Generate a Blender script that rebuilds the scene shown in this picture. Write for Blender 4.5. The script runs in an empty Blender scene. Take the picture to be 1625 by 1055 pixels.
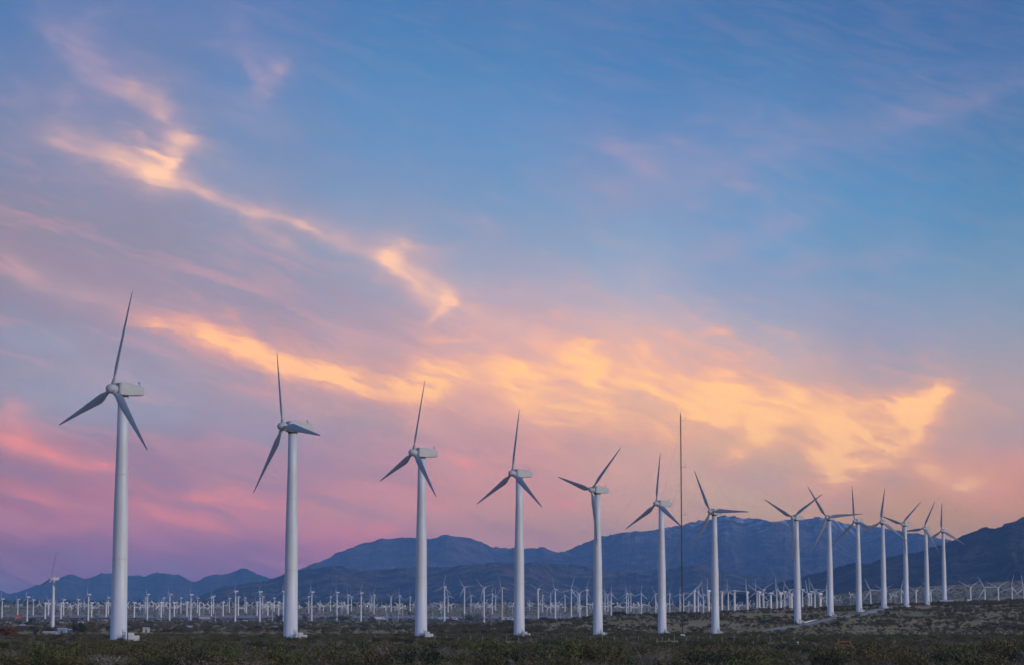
import bpy, math, random
import numpy as np
from mathutils import Vector, Matrix

random.seed(7)
RNG = np.random.default_rng(11)
SC = bpy.context.scene
COL = SC.collection
rad = math.radians

# ------------------------------------------------------------------ camera
F = 3900.0                      # focal length in photo pixels (1625 wide)
CX, CY = 812.5, 527.5
PITCH = math.atan(469.5 / F)
CP, SP = math.cos(PITCH), math.sin(PITCH)
EYE = 2.6
cam_d = bpy.data.cameras.new('camera')
cam_d.sensor_width = 36.0
cam_d.sensor_fit = 'HORIZONTAL'
cam_d.lens = 36.0 * F / 1625.0
cam_d.clip_start = 0.5
cam_d.clip_end = 80000.0
cam = bpy.data.objects.new('camera', cam_d)
COL.objects.link(cam)
cam.location = (0, 0, EYE)
cam.rotation_euler = (math.pi / 2 + PITCH, 0, 0)
SC.camera = cam

# survey helpers: a sight line of the photograph, and a point on it at depth d
def ray(px, py):
    u = (px - CX) / F
    v = -(py - CY) / F
    return u, CP - SP * v, SP + CP * v
def at(px, py, d):
    r = ray(px, py)
    k = d / r[1]
    return Vector((r[0] * k, d, EYE + r[2] * k))
def azel(px, py):
    r = ray(px, py)
    return math.degrees(math.atan2(r[0], r[1])), math.degrees(math.atan2(r[2], math.hypot(r[0], r[1])))

# ------------------------------------------------------------------ render / exposure
SC.render.engine = 'CYCLES'
SC.cycles.use_denoising = True
SC.cycles.use_adaptive_sampling = True
SC.cycles.adaptive_threshold = 0.02
SC.cycles.adaptive_min_samples = 32
SC.cycles.max_bounces = 5
SC.cycles.diffuse_bounces = 2
SC.cycles.volume_bounces = 1
SC.cycles.transparent_max_bounces = 8
SC.view_settings.view_transform = 'Standard'
SC.view_settings.look = 'None'
SC.view_settings.exposure = 0.0
SC.view_settings.gamma = 1.0
SC.view_settings.use_curve_mapping = False

SUN_HEAD, SUN_EL = 126.0, 16.0      # compass heading from the view direction, elevation
HAZE_DENSITY = 3.8e-5
HAZE_TOP = 1120.0
HAZE_R = 27500.0
HAZE_COL = (0.28, 0.56, 1.0)
HAZE_GLOW = (0.060, 0.125, 0.31)   # what the air adds in front of the sky (measured)

def lin(c):
    c = c / 255.0
    return c / 12.92 if c <= 0.04045 else ((c + 0.055) / 1.055) ** 2.4
def rgb(r, g, b):
    return (lin(r), lin(g), lin(b))

# ------------------------------------------------------------------ sky (world)
world = bpy.data.worlds.new('World')
SC.world = world
world.use_nodes = True
wt = world.node_tree
wt.nodes.clear()
class NB:
    """small helper to write node trees"""
    def __init__(s, t): s.t = t
    def n(s, typ, **kw):
        nd = s.t.nodes.new(typ)
        for k, v in kw.items(): setattr(nd, k, v)
        return nd
    def put(s, sock, v):
        if v is None: return
        if isinstance(v, bpy.types.NodeSocket): s.t.links.new(v, sock)
        else: sock.default_value = v
    def m(s, op, a=None, b=None, c=None, clamp=False):
        nd = s.n('ShaderNodeMath', operation=op, use_clamp=clamp)
        for i, v in enumerate((a, b, c)): s.put(nd.inputs[i], v)
        return nd.outputs[0]
    def v(s, op, a=None, b=None, scale=None):
        nd = s.n('ShaderNodeVectorMath', operation=op)
        s.put(nd.inputs[0], a); s.put(nd.inputs[1], b)
        if scale is not None: s.put(nd.inputs['Scale'], scale)
        return nd.outputs['Value'] if op in ('DOT_PRODUCT', 'LENGTH', 'DISTANCE') else nd.outputs[0]
    def mr(s, x, a, b, c=0.0, d=1.0, kind='LINEAR'):
        nd = s.n('ShaderNodeMapRange', interpolation_type=kind, clamp=True)
        s.put(nd.inputs[0], x)
        for i, q in enumerate((a, b, c, d)): s.put(nd.inputs[1 + i], q)
        return nd.outputs[0]
    def mix(s, f, a, b, blend='MIX'):
        nd = s.n('ShaderNodeMix', data_type='RGBA', blend_type=blend)
        s.put(nd.inputs[0], f)
        for i, q in ((6, a), (7, b)):
            if isinstance(q, tuple) and len(q) == 3: q = q + (1.0,)
            s.put(nd.inputs[i], q)
        return nd.outputs[2]
    def xyz(s, x, y, z=0.0):
        nd = s.n('ShaderNodeCombineXYZ')
        for i, q in enumerate((x, y, z)): s.put(nd.inputs[i], q)
        return nd.outputs[0]
    def noise(s, vec, scale, detail=4.0, rough=0.55, dist=0.0, col=False, flat=False):
        nd = s.n('ShaderNodeTexNoise')
        if flat: nd.noise_dimensions = '2D'
        s.put(nd.inputs['Vector'], vec)
        nd.inputs['Scale'].default_value = scale
        nd.inputs['Detail'].default_value = detail
        nd.inputs['Roughness'].default_value = rough
        nd.inputs['Distortion'].default_value = dist
        return nd.outputs['Color'] if col else nd.outputs[0]
    def ramp(s, f, stops, interp='LINEAR'):
        nd = s.n('ShaderNodeValToRGB')
        cr = nd.color_ramp
        cr.interpolation = interp
        while len(cr.elements) < len(stops): cr.elements.new(0.5)
        for e, (p, c) in zip(cr.elements, stops):
            e.position = p
            e.color = (c[0], c[1], c[2], 1.0)
        s.put(nd.inputs[0], f)
        return nd.outputs[0]

W = NB(wt)
tc = W.n('ShaderNodeTexCoord')
dirv = W.v('NORMALIZE', tc.outputs['Generated'])
sep = W.n('ShaderNodeSeparateXYZ'); W.put(sep.inputs[0], dirv)
AZ = W.m('MULTIPLY', W.m('ARCTAN2', sep.outputs[0], sep.outputs[1]), 180 / math.pi)     # degrees right of the view
EL = W.m('MULTIPLY', W.m('ARCSINE', sep.outputs[2]), 180 / math.pi)                     # degrees above the horizon

def behind_haze(c, el):
    """colour of the sky beyond the haze so that it reads as c from the ground"""
    e = max(math.sin(rad(max(el, 0.3))), 1e-3)
    path = min(HAZE_TOP / e, HAZE_R)
    t = math.exp(-HAZE_DENSITY * path)
    return tuple(max((c[i] - HAZE_GLOW[i] * (1 - t)) / t, 0.002) for i in range(3))

# clear-sky and veil colours of the dusk sky, by bearing (columns) and elevation (stops)
ROWS = [0, 100, 200, 300, 400, 500, 600, 660, 700, 780, 830, 870, 930]
SKYCOL = {
 0:    [(85,122,182),(106,130,182),(132,138,177),(140,138,170),(165,140,160),(142,142,170),(150,152,176),(150,148,170),(165,126,147),(163,118,145),(168,118,148),(125,108,148),(100,104,150)],
 200:  [(100,126,182),(120,134,182),(128,138,182),(138,140,175),(158,143,168),(165,148,170),(158,158,180),(152,150,172),(155,132,158),(166,124,150),(176,124,152),(142,114,155),(108,105,155)],
 400:  [(98,125,185),(98,132,188),(116,143,192),(138,148,188),(158,152,180),(165,150,172),(172,155,172),(165,152,172),(158,140,165),(178,134,155),(188,132,152),(140,115,155),(113,108,158)],
 600:  [(82,125,185),(90,136,192),(108,145,198),(128,152,198),(155,160,190),(170,160,182),(194,164,172),(170,150,165),(170,145,165),(194,140,155),(212,142,155),(172,122,155),(150,115,155)],
 800:  [(80,122,182),(88,135,192),(108,145,200),(120,152,200),(145,162,198),(186,172,190),(218,180,178),(212,168,165),(206,157,160),(212,152,154),(224,150,152),(220,145,155),(210,140,155)],
 1000: [(82,122,182),(80,130,190),(105,140,198),(136,152,195),(135,165,205),(190,178,194),(234,190,172),(238,182,158),(222,168,158),(214,164,157),(230,158,152),(220,150,150),(215,148,150)],
 1200: [(75,115,175),(82,128,185),(100,138,195),(112,150,200),(115,158,205),(150,165,195),(208,180,174),(232,184,157),(234,178,150),(218,172,158),(232,160,146),(220,150,145),(215,148,145)],
 1400: [(72,112,172),(82,122,180),(95,133,188),(95,145,198),(112,152,195),(142,160,190),(170,160,175),(215,172,152),(222,168,145),(222,157,142),(230,154,134),(224,150,132),(210,145,138)],
 1600: [(70,108,168),(84,120,178),(92,128,180),(92,138,188),(112,150,190),(140,158,185),(172,160,170),(172,157,164),(184,154,156),(226,153,135),(232,150,124),(224,146,122),(210,142,130)],
}
EL_MAX = 16.0
# gentle wander of the veils
P0 = W.xyz(AZ, EL)
wcol = W.noise(W.v('MULTIPLY', P0, (0.30, 0.55, 0.0)), 1.0, 3.0, 0.5, col=True, flat=True)
wcol2 = W.noise(W.v('MULTIPLY', P0, (1.2, 2.2, 0.0)), 1.0, 4.0, 0.55, col=True, flat=True)
warp = W.v('ADD', W.v('MULTIPLY', W.v('SUBTRACT', wcol, (0.5, 0.5, 0.5)), (2.2, 1.1, 0.0)),
           W.v('MULTIPLY', W.v('SUBTRACT', wcol2, (0.5, 0.5, 0.5)), (0.55, 0.28, 0.0)))
PB = W.v('ADD', P0, W.v('SCALE', warp, scale=0.6))
sb = W.n('ShaderNodeSeparateXYZ'); W.put(sb.inputs[0], PB)
bu, bv = sb.outputs[0], sb.outputs[1]
fel = W.m('DIVIDE', bv, EL_MAX, clamp=True)
base = None
prev_az = None
for px in sorted(SKYCOL):
    stops = []
    for row, c in zip(ROWS, SKYCOL[px]):
        a, e = azel(px, row)
        if row >= 780 and px >= 800: c = (c[0] + 6, c[1] - 7, c[2] - 2)
        stops.append((min(max(e / EL_MAX, 0.0), 1.0), behind_haze(rgb(*([c[0] * 0.94 - 4, c[1] * 0.985 - 1, c[2] * 0.96] if row <= 400 else [c[0] * 0.97 - 3, c[1] * 0.98 - 2, c[2] * 0.98])), e)))
    stops.sort()
    col = W.ramp(fel, stops, 'B_SPLINE')
    a = azel(px, 500)[0]
    base = col if base is None else W.mix(W.mr(bu, prev_az, a, kind='SMOOTHSTEP'), base, col)
    prev_az = a
# away from the frame the dusk goes on: mean of the bands all round, warmer towards the set sun
meanst = []
for i, row in enumerate(ROWS):
    e = azel(812, row)[1]
    c = np.mean([SKYCOL[k][i] for k in SKYCOL], axis=0)
    meanst.append((min(max(e / EL_MAX, 0), 1), rgb(*c)))
meanst.sort()
around = W.ramp(W.m('DIVIDE', EL, EL_MAX, clamp=True), meanst, 'B_SPLINE')
ZEN = rgb(62, 98, 158)
up = W.mr(EL, 13.0, 75.0, kind='SMOOTHSTEP')
base = W.mix(up, base, ZEN)
around = W.mix(up, around, ZEN)

# lit cirrus: streaks laid out by bearing and elevation, frayed by noise
PXD = 68.0                                     # photo pixels per degree
wcol3 = W.noise(W.v('MULTIPLY', P0, (2.6, 5.0, 0.0)), 1.0, 5.0, 0.62, col=True, flat=True)
warp = W.v('ADD', W.v('SCALE', warp, scale=0.42), W.v('MULTIPLY', W.v('SUBTRACT', wcol3, (0.5, 0.5, 0.5)), (0.17, 0.10, 0.0)))
PS = W.v('ADD', P0, warp)
# fibre texture running down to the right, as the cirrus does
rot = W.n('ShaderNodeVectorRotate', rotation_type='Z_AXIS')
W.put(rot.inputs['Vector'], PS); rot.inputs['Angle'].default_value = rad(17)
fib = W.noise(W.v('MULTIPLY', rot.outputs[0], (0.6, 3.0, 1.0)), 1.0, 5.0, 0.55, flat=True)
fib2 = W.noise(W.v('MULTIPLY', rot.outputs[0], (0.75, 2.1, 1.0)), 1.0, 5.0, 0.55, 0.3, flat=True)
FIB = W.mr(fib, 0.30, 0.70, 0.55, 1.12)
FRAY = W.mr(fib2, 0.28, 0.72, 1.7, 0.50)
PUF = W.mr(fib2, 0.30, 0.72, 0.55, 1.15)

PCH = [W.v('ADD', PS, (0.0, 0.0, 1.0))]; CNT = [0]
def streaks(items, wk=1.0):
    """sum of tapered wisps along polylines: crisp lower side, feathered upper side"""
    acc = 0.0
    for pts, w0, w1, al in items:
        pp = [azel(*p) for p in pts]
        n = len(pp) - 1
        for i in range(n):
            (ax, ay), (bx, by) = pp[i], pp[i + 1]
            L = math.hypot(bx - ax, by - ay)
            ex, ey = (bx - ax) / L, (by - ay) / L
            nx, ny = -ey, ex
            if ny > 0 or (abs(ny) < 0.3 and nx > 0): nx, ny = -nx, -ny      # points to the crisp side
            mx, my = (ax + bx) / 2, (ay + by) / 2
            w = (w0 + (w1 - w0) * (i + .5) / n) / PXD * wk
            h = L / 2 * 1.12 + w * 0.55
            P = PCH[0]
            a = W.v('DOT_PRODUCT', P, (ex / h, ey / h, -(ex * mx + ey * my) / h))
            b = W.v('DOT_PRODUCT', P, (nx / w, ny / w, -(nx * mx + ny * my) / w))
            b = W.m('MAXIMUM', b, W.m('MULTIPLY', b, -0.55))
            r2 = W.m('MULTIPLY_ADD', a, a, W.m('MULTIPLY', W.m('MULTIPLY', b, b), FRAY))
            acc = W.m('MULTIPLY_ADD', W.m('POWER', W.m('MULTIPLY_ADD', r2, 0.8, 1.0), -2.3), al, acc)
            CNT[0] += 1
            if CNT[0] % 5 == 0: PCH[0] = W.v('ADD', P, W.v('SCALE', (1e-6, 0.0, 0.0), scale=acc))   # evaluated one after another
    return acc
MAUVE = [([(30,10),(110,70)],22,26,.22),([(105,55),(140,110),(180,145)],30,30,.5),([(330,40),(430,110)],30,30,.25),([(430,105),(442,125),(400,155)],16,16,.6),
  ([(0,150),(70,150),(130,180)],16,16,.35),([(955,205),(1000,250),(1045,290)],14,18,.35),([(900,335),(1080,295),(1160,255)],40,40,.22),
  ([(1160,320),(1180,255)],16,20,.22),([(760,350),(780,410)],12,16,.35),([(1640,125),(1500,180),(1350,215),(1150,262)],14,36,.26),
  ([(1060,425),(1200,378),(1300,350)],22,20,.35),([(1180,450),(1330,418),(1500,408)],15,15,.3),([(0,240),(200,330)],40,60,.2),([(340,170),(470,210)],22,30,.25)]
DARK = [([(1455,705),(1560,690),(1640,680)],26,34,.7),([(430,638),(540,662),(640,682)],12,20,.4),([(0,592),(120,592)],8,10,.35),
  ([(840,705),(1050,722)],22,24,.35),([(1080,738),(1180,745),(1270,765)],16,18,.4),([(1395,745),(1430,770)],18,18,.45),([(0,665),(90,640)],10,14,.25),([(90,570),(200,600)],16,16,.2)]
PINK = [([(0,690),(70,715),(120,735),(180,747)],16,6,.75),([(200,800),(300,830),(400,850)],14,12,.6),([(290,785),(390,800),(450,806)],9,6,.55),
  ([(0,770),(100,805)],10,7,.45),([(0,835),(200,838)],12,12,.25),([(470,852),(560,856),(640,838)],12,14,.5),([(640,800),(720,812)],10,10,.35),
  ([(860,795),(915,812)],12,10,.5),([(700,715),(770,738)],8,8,.6),([(0,645),(30,670)],14,10,.35),([(1560,790),(1640,790)],30,30,.3),([(360,620),(470,640)],10,10,.2)]
PEACH = [([(70,212),(150,240),(215,268),(290,300)],14,22,.55),([(190,258),(285,297)],22,20,.62),([(265,285),(284,240),(272,212)],20,14,.6),([(272,210),(330,240)],10,12,.4),
  ([(180,145),(240,158),(272,185)],13,15,.55),([(290,300),(380,335),(450,352),(505,372)],8,9,.62),([(380,350),(430,382),(475,402)],9,9,.4),
  ([(500,370),(580,400),(640,425)],12,16,.55),([(600,405),(640,430),(672,462)],16,24,.75),([(672,460),(712,475),(730,466)],20,14,.7),([(724,468),(712,490),(670,515)],9,6,.7),
  ([(735,480),(780,510),(825,532)],14,18,.65),([(825,532),(880,552),(940,575)],20,30,.7),([(1030,518),(1060,532)],13,12,.5),([(1100,608),(1225,570)],16,7,.45),
  ([(0,420),(90,455),(200,482)],16,12,.38),([(1000,600),(1100,612),(1180,640)],26,26,.6),([(1285,585),(1340,570)],8,8,.25)]
ORANGE = [([(205,500),(300,528),(400,568),(500,602),(600,630),(700,655)],8,22,.8),([(300,535),(450,585),(560,610)],16,22,.75),([(640,595),(760,612),(880,640),(1000,665)],32,36,.85),([(760,575),(860,590)],24,26,.45),
  ([(900,578),(960,582),(1080,625),(1150,645)],20,34,.8),([(1100,630),(1200,645),(1300,668),(1420,668)],30,22,.9),([(1420,668),(1480,645),(1515,618)],18,7,.85),
  ([(1205,650),(1212,700),(1145,738)],30,10,.75),([(1300,690),(1335,735),(1322,775)],44,14,.9),([(1478,648),(1425,712),(1355,745)],9,22,.75),([(1480,792),(1640,772)],26,30,.38),([(1520,655),(1640,640)],18,24,.22),
  ([(1452,735),(1500,760),(1550,776)],13,15,.75),([(840,700),(890,722)],8,8,.35),([(1000,690),(1100,700)],20,20,.5)]
def amount(items, k, fibre, wk=1.0): return W.m('MULTIPLY', W.m('MULTIPLY', streaks(items, wk), k), fibre, clamp=True)
sky = base
# layered dusky veils in the lower sky
lay = W.noise(W.v('MULTIPLY', rot.outputs[0], (0.30, 1.7, 1.0)), 1.0, 6.0, 0.62, 0.25, flat=True)
low = W.mr(W.m('MULTIPLY_ADD', AZ, 0.30, EL), 5.0, 9.0, 1.0, 0.10, 'SMOOTHSTEP')
warmth = W.mr(AZ, -7.0, 6.0)
sky = W.mix(W.m('MULTIPLY', W.mr(lay, 0.50, 0.70, 0.0, 0.36), low), sky, W.mix(warmth, behind_haze(rgb(206, 150, 165), 5), behind_haze(rgb(238, 172, 150), 5)))
sky = W.mix(W.m('MULTIPLY', W.mr(lay, 0.50, 0.34, 0.0, 0.45), low), sky, W.mix(warmth, behind_haze(rgb(140, 130, 160), 5), behind_haze(rgb(198, 150, 152), 5)))
sky = W.mix(amount(MAUVE, .78, PUF, 1.1), sky, behind_haze(rgb(178, 156, 182), 9))
sky = W.mix(amount(DARK, 1.0, FIB, 1.1), sky, behind_haze(rgb(164, 148, 160), 4))
BLUEGREY = [([(0,538),(130,556)],18,20,.6),([(20,622),(100,640),(180,655)],20,20,.6),([(180,655),(330,668)],24,18,.55),([(350,692),(480,702)],12,12,.35),([(250,300),(420,300)],26,30,.25)]
sky = W.mix(amount(BLUEGREY, .95, FIB, 1.1), sky, behind_haze(rgb(146, 152, 178), 5))
sky = W.mix(amount(PINK, 1.0, FIB), sky, behind_haze(rgb(232, 142, 146), 3.5))
am = amount(PEACH, .80, W.mr(fib, 0.30, 0.70, 0.72, 1.08), 1.25)
sky = W.mix(am, sky, W.mix(W.mr(am, .35, .95), behind_haze(rgb(216, 172, 174), 7), behind_haze(rgb(246, 196, 172), 7)))
am = amount(ORANGE, .90, W.m('MULTIPLY', W.mr(fib, 0.30, 0.70, 0.60, 1.10), W.mr(fib2, 0.3, 0.7, 0.80, 1.12)), 1.3)
halo = W.mix(W.mr(AZ, -9.0, 2.0), behind_haze(rgb(230, 160, 150), 5.5), behind_haze(rgb(240, 170, 148), 5))
core = W.mix(W.mr(AZ, -9.0, 2.0), behind_haze(rgb(254, 188, 150), 5.5), behind_haze(rgb(255, 196, 146), 5))
sky = W.mix(am, sky, W.mix(W.mr(am, .40, 1.0), halo, core))
# thin veil texture over the whole sky, in and out of the frame
rot0 = W.n('ShaderNodeVectorRotate', rotation_type='Z_AXIS')
W.put(rot0.inputs['Vector'], P0); rot0.inputs['Angle'].default_value = rad(17)
veil = W.noise(W.v('MULTIPLY', rot0.outputs[0], (0.16, 0.62, 1.0)), 1.0, 5.0, 0.6, 0.3, flat=True)
vmask = W.mr(veil, 0.45, 0.75, 0.0, 0.08, kind='SMOOTHSTEP')
vcol = W.mix(W.mr(EL, 2.0, 14.0), rgb(214, 152, 156), rgb(160, 152, 186))
nish = W.n('ShaderNodeTexSky', sky_type='NISHITA', sun_disc=False)
nish.sun_elevation = rad(2.0)
nish.sun_rotation = rad(SUN_HEAD)
nish.altitude = 300.0
glow = W.v('SCALE', nish.outputs[0], scale=0.004)
def background(c):
    bg = W.n('ShaderNodeBackground')
    W.put(bg.inputs[0], W.mix(1.0, W.mix(vmask, c, vcol), glow, 'ADD')); bg.inputs[1].default_value = 1.0
    return bg.outputs[0]
# the streaks die out a few degrees beyond the frame; from there the plain dusk bands go on
inside = W.m('MULTIPLY', W.mr(W.m('ABSOLUTE', AZ), 13.0, 22.0, 1.0, 0.0, 'SMOOTHSTEP'), W.mr(EL, 16.0, 24.0, 1.0, 0.0, 'SMOOTHSTEP'))
ms = W.n('ShaderNodeMixShader')
W.put(ms.inputs[0], inside); wt.links.new(background(around), ms.inputs[1]); wt.links.new(background(sky), ms.inputs[2])
ow = W.n('ShaderNodeOutputWorld'); wt.links.new(ms.outputs[0], ow.inputs[0])
world.cycles.sampling_method = 'MANUAL'
world.cycles.sample_map_resolution = 512

# the low sun's last soft light, from the right and a little behind the camera
sun_d = bpy.data.lights.new('sun', 'SUN')
sun_d.energy = 1.8
sun_d.angle = rad(30)
sun_d.color = (1.0, 0.91, 0.85)
sun = bpy.data.objects.new('sun', sun_d)
COL.objects.link(sun)
_h, _e = rad(SUN_HEAD), rad(SUN_EL)
sun.rotation_euler = Vector((math.sin(_h) * math.cos(_e), math.cos(_h) * math.cos(_e), math.sin(_e))).to_track_quat('Z', 'Y').to_euler()
sun.location = (60, -30, 40)

# ------------------------------------------------------------------ object helpers
def link(o, parent=None):
    COL.objects.link(o)
    if parent is not None: o.parent = parent
    return o
def mesh(name, verts, faces, mats=(), smooth=False, midx=None):
    me = bpy.data.meshes.new(name)
    me.from_pydata([tuple(v) for v in verts], [], [tuple(f) for f in faces])
    for m in (mats if isinstance(mats, (list, tuple)) else [mats]): me.materials.append(m)
    if smooth: me.polygons.foreach_set('use_smooth', [True] * len(me.polygons))
    if midx is not None: me.polygons.foreach_set('material_index', midx)
    me.update()
    return me
def obj(name, me, parent=None, loc=None, rot=None, scale=None):
    o = bpy.data.objects.new(name, me)
    link(o, parent)
    if loc is not None: o.location = loc
    if rot is not None: o.rotation_euler = rot
    if scale is not None: o.scale = scale
    return o
def tag(o, label, cat, group=None):
    o['label'] = label
    o['category'] = cat
    if group: o['group'] = group
    return o
class MB:
    """collects simple shapes into one mesh"""
    def __init__(s): s.v = []; s.f = []; s.mi = []
    def add(s, v, f, mi=0):
        b = len(s.v)
        s.v += [tuple(p) for p in v]
        s.f += [tuple(b + i for i in q) for q in f]
        s.mi += [mi] * len(f)
        return s
    def box(s, lo, hi, mi=0, bev=0.0):
        x0, y0, z0 = lo; x1, y1, z1 = hi
        if bev <= 0:
            v = [(x0,y0,z0),(x1,y0,z0),(x1,y1,z0),(x0,y1,z0),(x0,y0,z1),(x1,y0,z1),(x1,y1,z1),(x0,y1,z1)]
            return s.add(v, [(0,3,2,1),(4,5,6,7),(0,1,5,4),(1,2,6,5),(2,3,7,6),(3,0,4,7)], mi)
        b = bev                                    # chamfered upright edges and top
        def oct_(z, k):
            return [(x0+k+b,y0+k,z),(x1-k-b,y0+k,z),(x1-k,y0+k+b,z),(x1-k,y1-k-b,z),(x1-k-b,y1-k,z),(x0+k+b,y1-k,z),(x0+k,y1-k-b,z),(x0+k,y0+k+b,z)]
        v = oct_(z0, 0) + oct_(z1 - b, 0) + oct_(z1, b * 0.7)
        f = [tuple(range(7, -1, -1)), tuple(range(16, 24))]
        for r in (0, 8):
            for i in range(8):
                j = (i + 1) % 8
                f.append((r + i, r + j, r + 8 + j, r + 8 + i))
        return s.add(v, f, mi)
    def tube(s, a, b, r0, r1=None, n=8, mi=0, cap=True):
        a, b = Vector(a), Vector(b)
        r1 = r0 if r1 is None else r1
        d = (b - a).normalized()
        u = d.orthogonal().normalized(); w = d.cross(u)
        v = []
        for p, r in ((a, r0), (b, r1)):
            for i in range(n):
                t = 2 * math.pi * i / n
                v.append(p + u * (r * math.cos(t)) + w * (r * math.sin(t)))
        f = [(i, (i + 1) % n, n + (i + 1) % n, n + i) for i in range(n)]
        if cap: f += [tuple(range(n - 1, -1, -1)), tuple(range(n, 2 * n))]
        return s.add(v, f, mi)
    def lathe(s, prof, n=24, axis='z', mi=0):
        v = []
        for r, h in prof:
            for i in range(n):
                t = 2 * math.pi * i / n
                c, q = r * math.cos(t), r * math.sin(t)
                v.append((c, q, h) if axis == 'z' else (c, h, -q))
        f = []
        for k in range(len(prof) - 1):
            for i in range(n):
                j = (i + 1) % n
                f.append((k * n + i, k * n + j, (k + 1) * n + j, (k + 1) * n + i))
        f += [tuple(range(n - 1, -1, -1)), tuple(range((len(prof) - 1) * n, len(prof) * n))]
        return s.add(v, f, mi)
    def mesh(s, name, mats, smooth=False):
        return mesh(name, s.v, s.f, mats, smooth, s.mi if isinstance(mats, (list, tuple)) and len(mats) > 1 else None)

# ------------------------------------------------------------------ materials
def mat(name, col, rough=0.6, col2=None, scale=1.0, amt=(0.35, 0.65), metal=0.0, spec=0.5, detail=5.0, coord='Object', stretch=None, bump=0.0):
    m = bpy.data.materials.new(name)
    m.use_nodes = True
    t = m.node_tree
    b = t.nodes['Principled BSDF']
    N = NB(t)
    b.inputs['Roughness'].default_value = rough
    b.inputs['Metallic'].default_value = metal
    b.inputs['Specular IOR Level'].default_value = spec
    if col2 is None:
        col2 = tuple(c * 0.85 for c in col)
    tcn = N.n('ShaderNodeTexCoord')
    vec = tcn.outputs[coord]
    if stretch: vec = N.v('MULTIPLY', vec, stretch)
    nz = N.noise(vec, scale, detail, 0.6)
    c = N.mix(N.mr(nz, amt[0], amt[1]), col, col2)
    N.put(b.inputs['Base Color'], c)
    if bump:
        bp = N.n('ShaderNodeBump'); bp.inputs['Strength'].default_value = bump
        N.put(bp.inputs['Height'], nz); N.put(b.inputs['Normal'], bp.outputs[0])
    return m
M = {}
M['white'] = mat('white_paint', (0.69, 0.70, 0.71), 0.45, (0.56, 0.56, 0.56), 0.9, (0.42, 0.78), stretch=(1, 1, 0.10))
M['blade'] = mat('blade_gelcoat', (0.46, 0.47, 0.48), 0.4, (0.37, 0.38, 0.40), 0.6, (0.3, 0.75))
M['nacelle'] = mat('nacelle_fibreglass', (0.54, 0.55, 0.54), 0.5, (0.44, 0.45, 0.44), 0.9, (0.35, 0.8))
M['hub'] = mat('spinner_paint', (0.50, 0.51, 0.51), 0.45)
M['seam'] = mat('seam_grey', (0.62, 0.62, 0.62), 0.6)
M['dark'] = mat('dark_gap', (0.05, 0.05, 0.055), 0.7)
M['steel'] = mat('galvanised_steel', (0.34, 0.35, 0.37), 0.5, (0.26, 0.27, 0.29), 2.0, metal=0.4)
M['mast'] = mat('mast_dark_steel', (0.035, 0.033, 0.045), 0.6, (0.05, 0.04, 0.05), 1.0)
M['cream'] = mat('cream_paint', (0.80, 0.76, 0.70), 0.5, (0.68, 0.62, 0.55), 0.4, stretch=(1, 1, 0.2))
M['stain'] = mat('rust_stained_paint', (0.70, 0.62, 0.55), 0.6, (0.36, 0.20, 0.13), 0.35, (0.42, 0.62), stretch=(1.5, 1.5, 0.25))
M['concrete'] = mat('concrete', (0.36, 0.35, 0.33), 0.9, (0.28, 0.27, 0.25), 2.0)
M['wood'] = mat('weathered_wood', (0.20, 0.12, 0.075), 0.8, (0.13, 0.08, 0.05), 3.0)
M['red'] = mat('red_paint', (0.42, 0.05, 0.04), 0.5)
M['orange'] = mat('orange_plastic', (0.60, 0.14, 0.05), 0.5)
M['blue'] = mat('pale_blue_siding', (0.40, 0.50, 0.60), 0.6, (0.30, 0.38, 0.48), 1.0)
M['tan'] = mat('tan_stucco', (0.42, 0.30, 0.22), 0.8)
M['rooftin'] = mat('tin_roof', (0.45, 0.46, 0.48), 0.5)
M['glass'] = mat('window_glass', (0.03, 0.035, 0.045), 0.1)
M['rubber'] = mat('tyre_rubber', (0.02, 0.02, 0.02), 0.8)
M['truckwhite'] = mat('trailer_white', (0.78, 0.78, 0.80), 0.4)
M['silver'] = mat('trailer_silver', (0.60, 0.63, 0.68), 0.35, metal=0.3)

def haze_free_rock(name, a, b, c, snow=None, scale=0.0048):
    m = bpy.data.materials.new(name); m.use_nodes = True
    t = m.node_tree; bs = t.nodes['Principled BSDF']; N = NB(t)
    bs.inputs['Roughness'].default_value = 0.95
    bs.inputs['Specular IOR Level'].default_value = 0.1
    tcn = N.n('ShaderNodeTexCoord')
    p = tcn.outputs['Object']
    n1 = N.noise(p, scale, 8.0, 0.65)
    n2 = N.noise(p, scale * 4.5, 6.0, 0.65)
    col = N.mix(N.mr(n1, 0.42, 0.58), a, b)
    col = N.mix(N.mr(n2, 0.46, 0.60, 0.0, 0.9), col, c)
    if snow:
        sp_ = N.n('ShaderNodeSeparateXYZ'); N.put(sp_.inputs[0], p)
        n3 = N.noise(p, 0.006, 7.0, 0.7)
        k = N.m('MULTIPLY', N.mr(sp_.outputs[2], snow[0], snow[1]), N.mr(n3, 0.50, 0.62), clamp=True)
        col = N.mix(k, col, (0.75, 0.76, 0.80))
    N.put(bs.inputs['Base Color'], col)
    bp = N.n('ShaderNodeBump'); bp.inputs['Strength'].default_value = 1.0; bp.inputs['Distance'].default_value = 90.0
    N.put(bp.inputs['Height'], n2); N.put(bs.inputs['Normal'], bp.outputs[0])
    return m

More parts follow.
